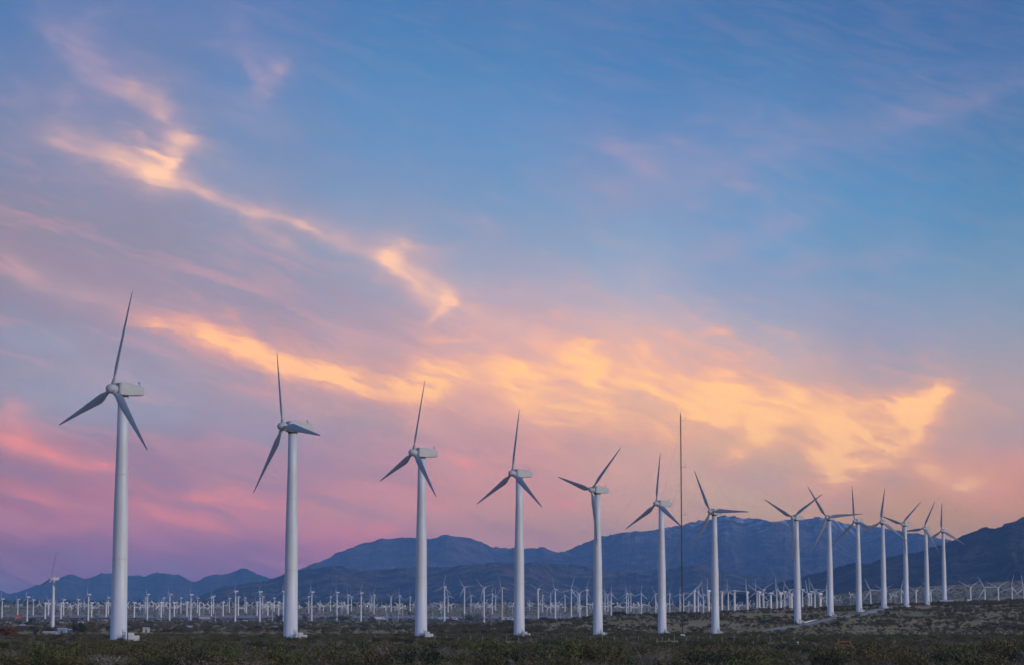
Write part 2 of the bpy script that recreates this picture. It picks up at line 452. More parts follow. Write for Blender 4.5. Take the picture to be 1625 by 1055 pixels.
# ------------------------------------------------------------------ numpy noise
_perm = RNG.permutation(512)
_perm = np.concatenate([_perm, _perm]).astype(np.int64)
_gr = RNG.random(512)
def vnoise(x, y):
    x = np.asarray(x, float); y = np.asarray(y, float)
    xi = np.floor(x).astype(np.int64); yi = np.floor(y).astype(np.int64)
    fx = x - xi; fy = y - yi
    fx = fx * fx * fx * (fx * (fx * 6 - 15) + 10); fy = fy * fy * fy * (fy * (fy * 6 - 15) + 10)
    def h(a, b): return _gr[_perm[(_perm[a & 511] + b) & 511]]
    return (h(xi, yi) * (1 - fx) + h(xi + 1, yi) * fx) * (1 - fy) + (h(xi, yi + 1) * (1 - fx) + h(xi + 1, yi + 1) * fx) * fy
def fbm(x, y, o=5, g=0.5):
    s = 0.0; a = 1.0; t = 0.0
    for i in range(o):
        s = s + a * vnoise(x * 2 ** i + 17.3 * i, y * 2 ** i + 9.1 * i); t += a; a *= g
    return s / t
def ridged(x, y, o=5, g=0.55):
    s = 0.0; a = 1.0; t = 0.0
    for i in range(o):
        s = s + a * (1 - np.abs(2 * vnoise(x * 2 ** i + 31.7 * i, y * 2 ** i + 4.9 * i) - 1)); t += a; a *= g
    return s / t

# ------------------------------------------------------------------ terrain
def zrow(px, row, d):
    """height of the ground seen at that sight line at ground distance d"""
    r = ray(px, row)
    return EYE + r[2] / math.hypot(r[0], r[1]) * d
KD = np.array([0, 130, 300, 420, 485, 600, 900, 1000, 1100, 1200, 1300, 1400, 1500, 1600, 1700, 1850, 2050, 2300, 2700, 3000, 3300, 3500, 3900, 4500, 5500, 6500, 8000, 10000, 12500, 16500, 28500.])
LZ = np.interp(KD, [0, 130, 300, 420, 485, 1000, 1300, 1740, 2400, 3000, 3300, 3500, 3900, 4500, 5500, 6500, 8000, 10000, 12500, 16500, 28500],
               [0, -.35, -.75, -.5, 0, 0, .7, 2.2, 5.7, 10.3, 13.6, 15.6, 22.6, 31.5, 46, 61, 85, 108, 135, 170, 185])
def hump(pts, far=None):
    z = LZ.copy()
    d0, d1 = pts[0][0], pts[-1][0]
    for i, d in enumerate(KD):
        if d0 <= d <= d1: z[i] = np.interp(d, [p[0] for p in pts], [p[1] for p in pts])
    if far:
        for i, d in enumerate(KD):
            if d >= 3300: z[i] = np.interp(d, [3300, 4000, 5500, 7500, 28500], [13.6, far * .38, far, far * 1.35, far * 1.6])
    return z
COLS = [(-400, LZ), (620, LZ), (760, hump([(1000, 0), (1300, 2.2), (1500, 2.2), (2050, 4)])),
        (870, hump([(950, 0), (1200, 3.6), (1400, 6.9), (1500, 6.2), (2050, 4.5)])),
        (1000, hump([(950, 0), (1200, 5.0), (1400, 9.9), (1500, 9.6), (2050, 5)])),
        (1135, hump([(1000, 0.05), (1200, 5.5), (1400, 11.2), (1500, 12.6), (1600, 11), (2050, 5)])),
        (1210, hump([(1000, 0.6), (1200, 5.5), (1400, 11.2), (1600, 14.6), (1700, 13), (2050, 6)], 58)),
        (1265, hump([(900, 0), (1000, 1.4), (1165, 4.7), (1300, 8.5), (1450, 12), (1600, 15.0), (1700, 14.6), (2050, 6)], 68)),
        (1318, hump([(900, 0), (1000, 1.6), (1100, 4.6), (1260, 8.7), (1400, 12.0), (1600, 15.6), (1700, 15.5), (2050, 6)], 77)),
        (1400, hump([(900, 0), (1000, 1.8), (1200, 7.2), (1350, 11.4), (1450, 14.6), (1600, 17.5), (1700, 18.2), (1850, 15), (2050, 7)], 88)),
        (1500, hump([(900, 0), (1000, 1.6), (1200, 6.6), (1400, 11.6), (1600, 17.0), (1720, 20.1), (1850, 21.2), (2050, 10)], 97)),
        (1625, hump([(900, 0), (1000, 1.5), (1300, 9.0), (1600, 18.0), (1850, 23.6), (2050, 16), (2300, 8)], 106)),
        (2000, hump([(900, 0), (1000, 1.5), (1300, 9.0), (1600, 18.0), (1850, 24.0), (2050, 18), (2300, 9)], 112))]
CAZ = np.array([math.atan2((p - CX) / F * CP, 1.0) for p, _ in COLS])
CZ = np.array([z for _, z in COLS])
def H(x, y):
    x = np.asarray(x, float); y = np.asarray(y, float)
    d = np.hypot(x, y); a = np.arctan2(x, y)
    ac = np.clip(a, CAZ[0], CAZ[-1])
    i = np.clip(np.searchsorted(CAZ, ac, side='right') - 1, 0, len(CAZ) - 2)
    t = (ac - CAZ[i]) / (CAZ[i + 1] - CAZ[i])
    t = t * t * (3 - 2 * t) * 0.5 + t * 0.5
    dc = np.clip(d, 0, KD[-1] - 1e-6)
    k = np.clip(np.searchsorted(KD, dc, side='right') - 1, 0, len(KD) - 2)
    s = (dc - KD[k]) / (KD[k + 1] - KD[k])
    s = s * s * (3 - 2 * s) * 0.35 + s * 0.65
    z = (CZ[i, k] * (1 - s) + CZ[i, k + 1] * s) * (1 - t) + (CZ[i + 1, k] * (1 - s) + CZ[i + 1, k + 1] * s) * t
    fade = 1 - np.clip((np.abs(a) - 0.35) / 0.9, 0, 1) * 0.85          # flattens out away from the view
    z = z * fade
    rough = np.clip((d - 950) / 300, 0, 1) * np.clip((2600 - d) / 400, 0, 1)
    z = z + rough * (fbm(x / 60.0, y / 60.0, 3) - 0.5) * 1.3
    return z
def h1(x, y): return float(H(x, y))
def ground_at(px, row, d0=120, d1=7000):
    """where the sight line meets the ground"""
    r = ray(px, row); prev = None
    d = d0
    while d < d1:
        p = at(px, row, d)
        g = p.z - h1(p.x, p.y)
        if g <= 0:
            lo, hi = d / 1.01, d
            for _ in range(24):
                mid = (lo + hi) / 2
                q = at(px, row, mid)
                if q.z - h1(q.x, q.y) <= 0: hi = mid
                else: lo = mid
            return at(px, row, hi)
        d *= 1.01
    return at(px, row, d1)
def on_ground(px, d):
    """point on the ground on that bearing at depth d"""
    x = (px - CX) / F * CP * d
    return Vector((x, d, h1(x, d)))

def build_ground():
    az = np.concatenate([np.arange(-180, -16, 4.0), np.arange(-16, 16, 0.12), np.arange(16, 180, 4.0)])
    dist = [1.5]
    while dist[-1] < 27000:
        s = dist[-1]
        dist.append(s + (max(s * 0.12, 1.0) if s < 100 else 14 if s < 700 else 11 if s < 2100 else s * 0.035))
    dist = np.array(dist)
    A, D = np.meshgrid(np.radians(az), dist)
    X = D * np.sin(A); Y = D * np.cos(A); Z = H(X, Y)
    v = np.stack([X.ravel(), Y.ravel(), Z.ravel()], 1)
    na, nd = len(az), len(dist)
    i = np.arange(nd - 1)[:, None] * na + np.arange(na)[None, :]
    j = np.arange(nd - 1)[:, None] * na + (np.arange(na)[None, :] + 1) % na
    f = np.stack([i, j, j + na, i + na], -1).reshape(-1, 4)[:, ::-1]
    verts = v.tolist() + [(0, 0, 0)]
    faces = f.tolist() + [(len(v), k, (k + 1) % na)[::-1] for k in range(na)]
    m = bpy.data.materials.new('desert_soil'); m.use_nodes = True
    t = m.node_tree; bs = t.nodes['Principled BSDF']; N = NB(t)
    bs.inputs['Roughness'].default_value = 0.95; bs.inputs['Specular IOR Level'].default_value = 0.1
    p = N.n('ShaderNodeTexCoord').outputs['Object']
    n1 = N.noise(p, 0.011, 6.0, 0.6); n2 = N.noise(p, 0.11, 6.0, 0.65); n3 = N.noise(p, 0.9, 4.0, 0.6)
    n4 = N.noise(N.v('MULTIPLY', p, (0.25, 1.0, 1.0)), 0.004, 4.0, 0.6)
    c = N.mix(N.mr(n2, 0.35, 0.65), (0.33, 0.218, 0.095), (0.45, 0.31, 0.14))
    c = N.mix(N.mr(n1, 0.48, 0.62, 0.0, 0.75), c, (0.24, 0.215, 0.085))
    c = N.mix(N.mr(n3, 0.55, 0.75, 0.0, 0.5), c, (0.14, 0.10, 0.06))
    c = N.mix(N.mr(n4, 0.55, 0.64, 0.0, 0.7), c, (0.46, 0.335, 0.20))
    N.put(bs.inputs['Base Color'], c)
    me = mesh('ground', verts, faces, m, smooth=True)
    o = obj('ground', me); o['kind'] = 'structure'
    return o
build_ground()

def strip(name, line, width, lift, material, sub=12):
    """a ribbon laid over the ground along world points"""
    pts = []
    for a, b in zip(line[:-1], line[1:]):
        for k in range(sub): pts.append(a.lerp(b, k / sub))
    pts.append(line[-1])
    v = []; f = []
    for i, p in enumerate(pts):
        d = (pts[min(i + 1, len(pts) - 1)] - pts[max(i - 1, 0)]); d.z = 0; d.normalize()
        nrm = Vector((d.y, -d.x, 0))
        w = width(i / (len(pts) - 1)) if callable(width) else width
        w *= 0.9 + 0.25 * float(vnoise(i * 0.7, 3.3))
        for s in (-1, -0.33, 0.33, 1):
            q = p + nrm * (w * 0.5 * s)
            v.append((q.x, q.y, h1(q.x, q.y) + lift))
        if i: 
            b = (i - 1) * 4
            f += [(b + k, b + k + 1, b + k + 5, b + k + 4) for k in range(3)]
    o = obj(name, mesh(name, v, f, material, True)); o['kind'] = 'structure'
    return o
M['dirt'] = mat('pale_dirt_road', (0.50, 0.46, 0.42), 0.95, (0.38, 0.34, 0.30), 0.3, spec=0.1)
M['sand'] = mat('pale_wash_sand', (0.46, 0.39, 0.35), 0.95, (0.30, 0.25, 0.22), 0.02, (0.3, 0.7), spec=0.1, stretch=(0.2, 1, 1))
M['asphalt'] = mat('asphalt', (0.055, 0.055, 0.058), 0.9, (0.07, 0.07, 0.07), 0.3, spec=0.2)
road_line = [ground_at(*p, 700) for p in ((1150, 1003), (1215, 1001), (1262, 994), (1300, 986), (1345, 978), (1385, 970.5), (1432, 963.5))]
strip('dirt_road', road_line, 6.5, 0.12, M['dirt'])
# a branch to the second half of the row and turnouts at the towers
strip('dirt_track', [on_ground(1560, 1010), on_ground(1625, 1022), on_ground(1760, 1035)], 16.0, 0.10, mat('tan_clearing', (0.30, 0.22, 0.16), 0.95, (0.22, 0.16, 0.12), 0.2, spec=0.1))
hw = [on_ground(px, 3300) for px in (-300, 100, 400, 700, 1000, 1200)]
strip('highway', hw, 24.0, 0.45, M['asphalt'])
strip('dirt_road', [on_ground(px, 1740 + 90 * math.sin(px / 160.0)) for px in (-250, 0, 130, 260, 420, 600, 760)], 9.0, 0.3, M['dirt'])
for line in (((1280, 947), (1340, 941), (1400, 937), (1470, 932), (1540, 928), (1640, 924)), ((1425, 950), (1480, 944), (1530, 941), (1570, 941)), ((1330, 956), (1380, 951), (1440, 948))):
    strip('dirt_track', [ground_at(*p, 3300, 9000) for p in line], 22.0, 0.8, M['dirt'])
# the pale gravel wash across the middle distance
def wash():
    v = []; f = []; n = 120
    for i in range(n + 1):
        px = -300 + 1500 * i / n
        for k in range(7):
            d = 3520 + (3830 - 3520) * k / 6 + 60 * float(fbm(px / 90.0, k * 0.8 + 3)) 
            p = on_ground(px, d)
            v.append((p.x, p.y, p.z + 1.0))
    for i in range(n):
        for k in range(6):
            a = i * 7 + k
            f.append((a, a + 7, a + 8, a + 1))
    o = obj('sand_wash', mesh('sand_wash', v, f, M['sand'], True)); o['kind'] = 'structure'
wash()

# ------------------------------------------------------------------ mountains
def mountain(name, prof, dist, front, toe_row, material, spur=700.0, seed=0.0, depth_amp=0.55, step=2.2, back=None, toe_z=None, nt=46, pw=1.15, wob=0.0018):
    xs = np.arange(prof[0][0], prof[-1][0] + 0.1, step)
    rows = np.interp(xs, [p[0] for p in prof], [p[1] for p in prof])
    rows = rows + (ridged(xs / 26.0 + seed, xs * 0 + seed, 5, 0.6) - 0.62) * -6.5 + (vnoise(xs / 3.1 + seed, xs * 0) - 0.5) * 1.3
    back = back or front * 0.8
    nb = 10
    T = np.concatenate([np.linspace(0, 1, nt), 1 + np.linspace(0.08, 1, nb)])
    V = []
    R = [ray(a, b) for a, b in zip(xs, rows)]
    bx = np.array([r[0] / r[1] for r in R])
    wander = (fbm(xs / 150.0 + seed * 3, xs * 0 + 5.5, 3) - 0.5) * front * 0.5
    D = dist + wander
    zr = EYE + np.array([r[2] / r[1] for r in R]) * D
    zt = np.array([toe_z if toe_z is not None else zrow(a, toe_row, dist - front) for a in xs])
    hgt = np.maximum(zr - zt, 4.0)
    for t in T:
        if t <= 1:
            d = D - front * (1 - t)
            e = t ** pw
            z = zt + hgt * e
            u = bx * D / spur
            wv = (fbm(u * 0.9 + seed, t * 2.0 + seed, 3) - 0.5) * 0.9
            rg = ridged(u + wv + seed * 7, t * 0.9 + seed + wv * 0.6, 6, 0.62)
            fine = ridged(u * 3.1 + wv * 2, t * 2.2 + seed, 5, 0.6)
            env = (4 * t * (1 - t)) ** 0.7 * 0.75 + (0.08 if t < 1 else 0.0) * (1 - t)
            z = z - hgt * depth_amp * env * (0.85 - 0.75 * rg) - hgt * 0.34 * env * (1 - fine)
        else:
            k = t - 1
            d = D + back * k
            z = zr + (zt - zr) * k
        V.append(np.stack([bx * d, d, z], 1))
    V = np.concatenate(V)
    n = len(xs); m = len(T)
    i = np.arange(m - 1)[:, None] * n + np.arange(n - 1)[None, :]
    f = np.stack([i, i + 1, i + n + 1, i + n], -1).reshape(-1, 4)
    o = obj(name, mesh(name, V.tolist(), f.tolist(), material, False)); o['kind'] = 'structure'
    return o
R1 = haze_free_rock('rock_left', (0.05, 0.048, 0.05), (0.24, 0.175, 0.155), (0.04, 0.042, 0.036))
R2 = haze_free_rock('rock_front', (0.045, 0.038, 0.036), (0.28, 0.185, 0.145), (0.032, 0.034, 0.03))
R3 = haze_free_rock('rock_far', (0.05, 0.045, 0.045), (0.32, 0.205, 0.17), (0.035, 0.037, 0.035))
R4 = haze_free_rock('rock_snowy', (0.045, 0.045, 0.05), (0.28, 0.20, 0.18), (0.035, 0.04, 0.04), snow=(690, 960))
R5 = haze_free_rock('rock_right', (0.045, 0.038, 0.034), (0.14, 0.105, 0.085), (0.03, 0.03, 0.026), scale=0.005)
mountain('hills', [(-200,930),(-100,944),(-40,936),(0,937),(12,942),(20,941),(35,938),(50,930),(65,926),(75,925),(90,921),(103,912),(112,911),(123,914),(133,919),(147,914),(160,910),(172,909),(190,911),(210,913),(230,914),(240,911),(248,908),(258,908),(270,911),(285,913),(295,919),(305,923),(315,922),(325,916),(335,912.5),(350,912),(365,909),(375,904),(382,902),(392,904),(405,909),(420,915),(432,917),(445,913),(460,912),(490,918),(560,930)],
         24000, 6500, 955, R1, 1500, 1.3, depth_amp=0.62)
mountain('mountain', [(430,928),(455,915),(475,904),(490,898),(510,889),(535,877),(550,871),(570,864),(590,858),(605,854.5),(625,852.5),(650,852),(668,852),(680,854),(692,853),(700,850),(710,848.5),(725,850),(745,853),(760,858),(775,864),(790,868),(805,868.5),(820,869),(835,871),(850,868.5),(862,867),(872,870),(885,874),(900,879),(950,884),(1010,895),(1080,910)],
         24500, 6000, 950, R3, 1700, 4.1, depth_amp=0.62)
mountain('mountain', [(820,905),(850,890),(872,880),(890,874.5),(905,871),(920,865),(935,858),(950,852),(970,847),(1000,844),(1030,841),(1050,838.5),(1070,835),(1090,831),(1110,826),(1125,824),(1138,820.5),(1150,818),(1158,819.5),(1166,817.5),(1178,821),(1190,822),(1202,821.5),(1213,824.5),(1225,826),(1240,825.5),(1255,824),(1270,822.5),(1285,822),(1300,819.5),(1312,822),(1328,826),(1345,830.5),(1360,833.5),(1372,833.5),(1390,836),(1410,839),(1430,843),(1450,846),(1470,850),(1490,854),(1510,857),(1540,862),(1600,872),(1720,890)],
         21500, 7500, 950, R4, 1700, 7.7, nt=80, depth_amp=0.62)
mountain('foothills', [(300,952),(330,940),(355,930),(380,926),(410,923),(440,915),(458,906),(475,904),(490,901),(505,902),(520,897),(530,896.5),(545,900),(560,901),(575,903),(600,905),(630,902),(660,900),(700,899),(740,897),(770,893),(800,892),(830,893),(850,890),(870,893),(900,896),(930,899),(960,904),(1000,908),(1030,912),(1060,905),(1080,899),(1100,896),(1120,899),(1140,906),(1170,911),(1210,915),(1260,918),(1330,922),(1420,936)],
         14500, 3600, 953, R2, 900, 2.6, depth_amp=0.66)
mountain('mountain', [(1150,938),(1210,930),(1255,920),(1280,913),(1300,908),(1312,906),(1330,900),(1345,895),(1360,893),(1380,894),(1395,889),(1410,884),(1425,879),(1440,876.5),(1452,877),(1465,873),(1480,868),(1495,864),(1510,859),(1522,853),(1535,847),(1550,842),(1565,836),(1580,835.5),(1590,834.5),(1600,830),(1612,825),(1625,820),(1660,812),(1720,800),(1800,806),(1900,830)],
         9800, 3000, 940, R5, 700, 9.2, depth_amp=0.5)

# ------------------------------------------------------------------ wind turbines
def tower_mesh(r0, r1, mats, n=28, joints=(), seg=1):
    b = MB()
    prof = []
    zs = sorted(set([0.0, 1.0] + [j for j in joints]))
    for z in zs: prof.append((r0 + (r1 - r0) * z, z))
    b.lathe(prof, n)
    return b.mesh('tower', mats, True)
def loft(secs, mats, name, n):
    v = []; f = []
    for s in secs: v += s
    m = len(secs)
    for k in range(m - 1):
        for i in range(n):
            j = (i + 1) % n
            f.append((k * n + i, k * n + j, (k + 1) * n + j, (k + 1) * n + i))
    f += [tuple(range(n - 1, -1, -1)), tuple(range((m - 1) * n, m * n))]
    return mesh(name, v, f, mats, True)
def blade_mesh(L, root_r, chord, tipc, name='blade', n=14, start=0.6, flap=0.0):
    """span along +Z, chord along X, wind along Y; trailing edge towards +X"""
    secs = []
    st = [(0.0, None), (0.045, None), (0.09, 0.55), (0.15, 0.86), (0.20, 1.0), (0.25, 0.97), (0.4, 0.80), (0.55, 0.62), (0.7, 0.46), (0.85, 0.31), (0.94, 0.21), (0.985, 0.12), (1.0, 0.04)]
    for s, c in st:
        z = start + (L - start) * s
        ring = []
        if c is None:
            for i in range(n):
                t = 2 * math.pi * i / n
                ring.append((root_r * math.cos(t), root_r * math.sin(t), z))
        else:
            ch = chord * c if c > 0.05 else tipc * 0.4
            ch = max(ch, tipc * (0.45 if s > 0.98 else 0.9))
            th = ch * (0.40 - 0.28 * min(s / 0.45, 1.0))
            tw = -rad(14 * (1 - s) ** 1.4 + 5)
            for i in range(n):
                t = 2 * math.pi * i / n
                x = 0.5 + 0.5 * math.cos(t)
                y = math.sin(t) * th * (0.25 + 0.85 * (1 - x) ** 0.6) * 0.62 * (1.0 if x < 0.97 else 0.2)
                xx = (x - 0.30) * ch
                ring.append((xx * math.cos(tw) - y * math.sin(tw), xx * math.sin(tw) + y * math.cos(tw) + flap * s * s, z))
        secs.append(ring)
    return loft(secs, M['blade'], name, n)
HUBZ, OVER, TILT = 50.0, 2.6, rad(5)
# shared meshes of the large type
BIG = {}
b = MB(); b.lathe([(1.72, 0), (1.72, 0.25), (1.66, 0.27), (1.50, 16.3), (1.47, 24.0), (1.12, 40.0), (1.02, 48.6), (0.0, 48.62)], 40)
BIG['tower'] = b.mesh('tower', M['white'], True)
b = MB(); b.lathe([(1.50, -0.07), (1.535, -0.05), (1.535, 0.05), (1.50, 0.07)], 40)
BIG['flange'] = b.mesh('flange', M['seam'], True)
b = MB()
for i in range(1): b.box((-0.42, -0.10, 0.0), (0.42, 0.10, 2.0), bev=0.04)
BIG['door'] = b.mesh('door', M['seam'])
b = MB()
for i in range(4): b.box((-0.3, -0.13, 0.5 + 0.28 * i), (0.3, -0.10, 0.62 + 0.28 * i))
BIG['vent'] = b.mesh('vent', M['dark'])
def nacelle_mesh(y0, y1, w, h0, h1, zc, m):
    """tapering box housing with chamfered edges, from its front (y0) to its back (y1)"""
    secs = []
    for y, ww, hb, ht in ((y0, w * .80, h0 * .86, h0 * .86), (y0 - 0.35, w, h0, h0), (y0 - 1.6, w, h0, h0 * 1.02), (y1 + 0.15, w * .86, h1 * .9, h1), (y1, w * .80, h1 * .82, h1 * .92)):
        a = ww / 2; k = 0.07 * ww
        secs.append([(-a + k, y, zc - hb / 2), (a - k, y, zc - hb / 2), (a, y, zc - hb / 2 + k), (a, y, zc + ht / 2 - k), (a - k, y, zc + ht / 2), (-a + k, y, zc + ht / 2), (-a, y, zc + ht / 2 - k), (-a, y, zc - hb / 2 + k)])
    v = []; f = []
    for s in secs: v += s
    for k in range(len(secs) - 1):
        for i in range(8):
            j = (i + 1) % 8
            f.append((k * 8 + i, k * 8 + j, k * 8 + 8 + j, k * 8 + 8 + i))
    f += [tuple(range(7, -1, -1)), tuple(range(len(secs) * 8 - 8, len(secs) * 8))]
    return mesh('nacelle', v, f, m)
BIG['nacelle'] = nacelle_mesh(1.45, -4.4, 2.35, 2.55, 1.85, 0.05, M['nacelle'])
b = MB(); b.lathe([(1.08, 48.45), (1.12, 48.6), (1.12, 48.85), (0.95, 48.95)], 32)
BIG['yaw'] = b.mesh('yaw_ring', M['dark'], True)
b = MB(); b.tube((0, 0, 0), (0, 0, 1.15), 0.05, n=6); b.tube((-0.32, 0, 0.75), (0.32, 0, 0.75), 0.035, n=6); b.tube((-0.32, 0, 0.75), (-0.32, 0, 1.05), 0.03, n=6); b.tube((0.32, 0, 0.75), (0.32, 0, 1.1), 0.07, 0.11, n=6)
BIG['anemometer'] = b.mesh('anemometer', M['steel'])
b = MB(); b.lathe([(0.85, -0.95), (0.95, -0.6), (0.98, 0.1), (0.93, 0.55), (0.74, 0.98), (0.45, 1.25), (0.15, 1.36), (0.02, 1.37)], 24, 'y')
BIG['hub'] = b.mesh('hub', M['hub'], True)
BIG['blade'] = blade_mesh(19.8, 0.40, 1.85, 0.34, start=0.6)

def rotor(root, hub_me, blade_me, pos, phase, nb=3, tilt=TILT, scale=None):
    """hub and blades about the local +Y axis, nose tilted up"""
    mt = Matrix.Translation(pos) @ Matrix.Rotation(tilt, 4, 'X')
    h = obj('hub', hub_me, root); h.matrix_local = mt
    if scale: h.scale = (scale,) * 3
    for k in range(nb):
        th = rad(phase) + 2 * math.pi * k / nb
        bl = obj('blade', blade_me, root)
        bl.matrix_local = mt @ Matrix.Rotation(th, 4, 'Y')
        if scale: bl.scale = (scale,) * 3
ORD = ['first', 'second', 'third', 'fourth', 'fifth', 'sixth', 'seventh', 'eighth', 'ninth', 'tenth', 'eleventh', 'twelfth', 'thirteenth', 'fourteenth',
       'fifteenth', 'sixteenth', 'seventeenth', 'eighteenth', 'nineteenth', 'twentieth']
BIGROW = [(188, 1017, 490, 228, 108), (461, 1018, 575, 238, 20), (668, 1015, 661, 240, 110), (824, 1012, 753, 234, 116), (949, 1009, 847, 232, 74),
          (1051, 1007, 946, 232, 118), (1135.5, 1007, 1009, 222, 28), (1266, 990, 1164, 224, 62), (1318, 978, 1253, 212, 34), (1363.5, 973, 1347, 226, 8),
          (1403, 965, 1435, 206, 114), (1438.5, 961, 1512, 230, 72), (1471.5, 958, 1639, 218, 96), (1499, 957, 1710, 212, 0)]
BIGNOTE = ['nearest and largest white wind turbine, first on the left of the tall row', 'second tall turbine in the row, one blade lying across its nacelle',
           'third tall turbine in the row, in front of the blue peak', 'fourth tall turbine in the row, counted from the left',
           'fifth tall turbine in the row, one blade hanging down its tower', 'sixth tall turbine in the row, just left of the dark guyed mast',
           'seventh tall turbine in the row, just right of the dark guyed mast', 'eighth tall turbine, with two blades raised in a V above the ridge',
           'ninth tall turbine, its raised blade crossing that of its left neighbour', 'tenth tall turbine in the row, thin upright blade, beside the dirt road',
           'eleventh tall turbine in the row, where the dirt road climbs', 'twelfth tall turbine in the row, near the top of the dirt road',
           'thirteenth tall turbine in the row, next to last on the right', 'last and farthest tall turbine at the right end of the row']
b = MB(); b.lathe([(2.9, -1.2), (2.9, 0.18), (2.75, 0.25), (0.02, 0.26)], 28)
BIG['pad'] = b.mesh('foundation', M['concrete'])
for (bx, by, d, hd, ph), lab in zip(BIGROW, BIGNOTE):
    base = at(bx, by, d)
    gz = h1(base.x, base.y)
    r = bpy.data.objects.new('wind_turbine', None); link(r)
    r.empty_display_size = 2
    r.location = (base.x, base.y, gz); r.rotation_euler = (0, 0, -rad(hd))
    tag(r, lab, 'wind turbine', 'tall white wind turbines in a receding row')
    dz = base.z - gz
    hz = HUBZ + dz
    tw = obj('tower', BIG['tower'], r, scale=(1, 1, (hz - 1.4) / 48.6))
    obj('foundation', BIG['pad'], r)
    obj('flange', BIG['flange'], tw, loc=(0, 0, 16.3))
    obj('flange', BIG['flange'], tw, loc=(0, 0, 33.0), scale=(.862, .862, 1))
    # the door faces the service cabinet, to the right of the view
    da = rad(hd) + rad(40) - math.atan2(base.x, base.y)
    dr = obj('door', BIG['door'], tw, loc=(1.66 * math.sin(da), -1.66 * math.cos(da), 0.5), rot=(0, 0, da))
    obj('vent', BIG['vent'], tw, loc=(1.66 * math.sin(da), -1.66 * math.cos(da), 0.5), rot=(0, 0, da))
    nc = obj('nacelle', BIG['nacelle'], r, loc=(0, 0, hz), rot=(TILT * 0.6, 0, 0))
    obj('yaw_ring', BIG['yaw'], r, loc=(0, 0, hz - 50.0))
    obj('anemometer', BIG['anemometer'], nc, loc=(0.2, -3.9, 0.9))
    rotor(r, BIG['hub'], BIG['blade'], (0, OVER, hz), ph)

# service cabinets beside the towers
def cabinet(px, row, d, k, lab):
    p = on_ground(px, d)
    r = bpy.data.objects.new('service_cabinet', None); link(r)
    r.location = p; r.rotation_euler = (0, 0, -math.atan2(p.x, p.y)); r.scale = (k, k, k)
    tag(r, lab, 'service cabinet', 'white service cabinets at the tower feet')
    b = MB(); b.box((-1.05, -0.7, 0.1), (0.15, 0.7, 1.75), bev=0.06); obj('transformer_tank', b.mesh('tank', M['truckwhite']), r)
    b = MB(); b.box((0.152, -0.6, 0.1), (1.15, 0.6, 1.3), bev=0.05); obj('switch_box', b.mesh('box', M['white']), r)
    b = MB(); b.box((-1.12, -0.76, 1.752), (0.148, 0.76, 1.83)); obj('lid', b.mesh('lid', M['truckwhite']), r)
    b = MB(); b.box((-0.92, -0.73, 0.3), (-0.46, -0.702, 1.5)); obj('door', b.mesh('door', M['seam']), r)
    b = MB(); b.box((-0.42, -0.73, 0.3), (0.04, -0.702, 1.5)); obj('door', b.mesh('door', M['seam']), r)
    b = MB(); b.box((-1.3, -0.9, -0.3), (1.35, 0.9, 0.098)); obj('plinth', b.mesh('plinth', M['concrete']), r)
for i, (px, row, d, k) in enumerate([(212, 1017, 487, 1.0), (480, 1016, 572, 0.95), (681, 1014, 658, 1.0), (836, 1012, 750, .95), (959, 1009, 844, .85), (1059.5, 1007, 944, .8), (1144, 1005, 1008, .8), (1274.5, 988, 1164, .8), (1325.5, 977, 1253, .8), (1370, 972, 1347, .8), (1408.5, 964, 1435, .75), (1443.5, 960, 1512, .75)]):
    cabinet(px, row, d, k, 'white service cabinet at the foot of the %s tall turbine in the row' % ORD[i])

# ---- middle-distance turbines
SM = {}
b = MB(); b.lathe([(1.25, 0), (1.2, 0.02), (0.72, 0.985), (0.5, 1.0)], 16); SM['tower'] = b.mesh('tower', M['white'], True)
b = MB(); b.lathe([(1.25, 0), (1.2, 0.02), (0.72, 0.985), (0.5, 1.0)], 16); SM['tower_s'] = b.mesh('tower', M['stain'], True)
b = MB(); b.lathe([(1.3, 0), (1.25, 0.02), (1.0, 0.985), (0.8, 1.0)], 16); SM['tower_c'] = b.mesh('tower', M['cream'], True)
SM['nacelle'] = nacelle_mesh(1.0, -3.4, 1.9, 1.8, 1.5, 0.3, M['nacelle'])
b = MB(); b.lathe([(0.7, -3.2), (1.05, -2.9), (1.15, -1.0), (1.15, 1.0), (1.0, 1.5), (0.75, 1.7)], 14, 'y'); SM['drum'] = b.mesh('nacelle', M['cream'], True)
b = MB(); b.lathe([(0.6, -0.5), (0.75, 0.0), (0.6, 0.5), (0.3, 0.9), (0.02, 1.0)], 12, 'y'); SM['hub'] = b.mesh('hub', M['hub'], True)
SM['blade'] = blade_mesh(15.5, 0.36, 1.6, 0.5, n=8, start=0.4)
SM['blade2'] = blade_mesh(14.0, 0.5, 1.7, 0.9, n=8, start=0.4)
for k in ('blade', 'blade2'): SM[k].materials[0] = M['white']
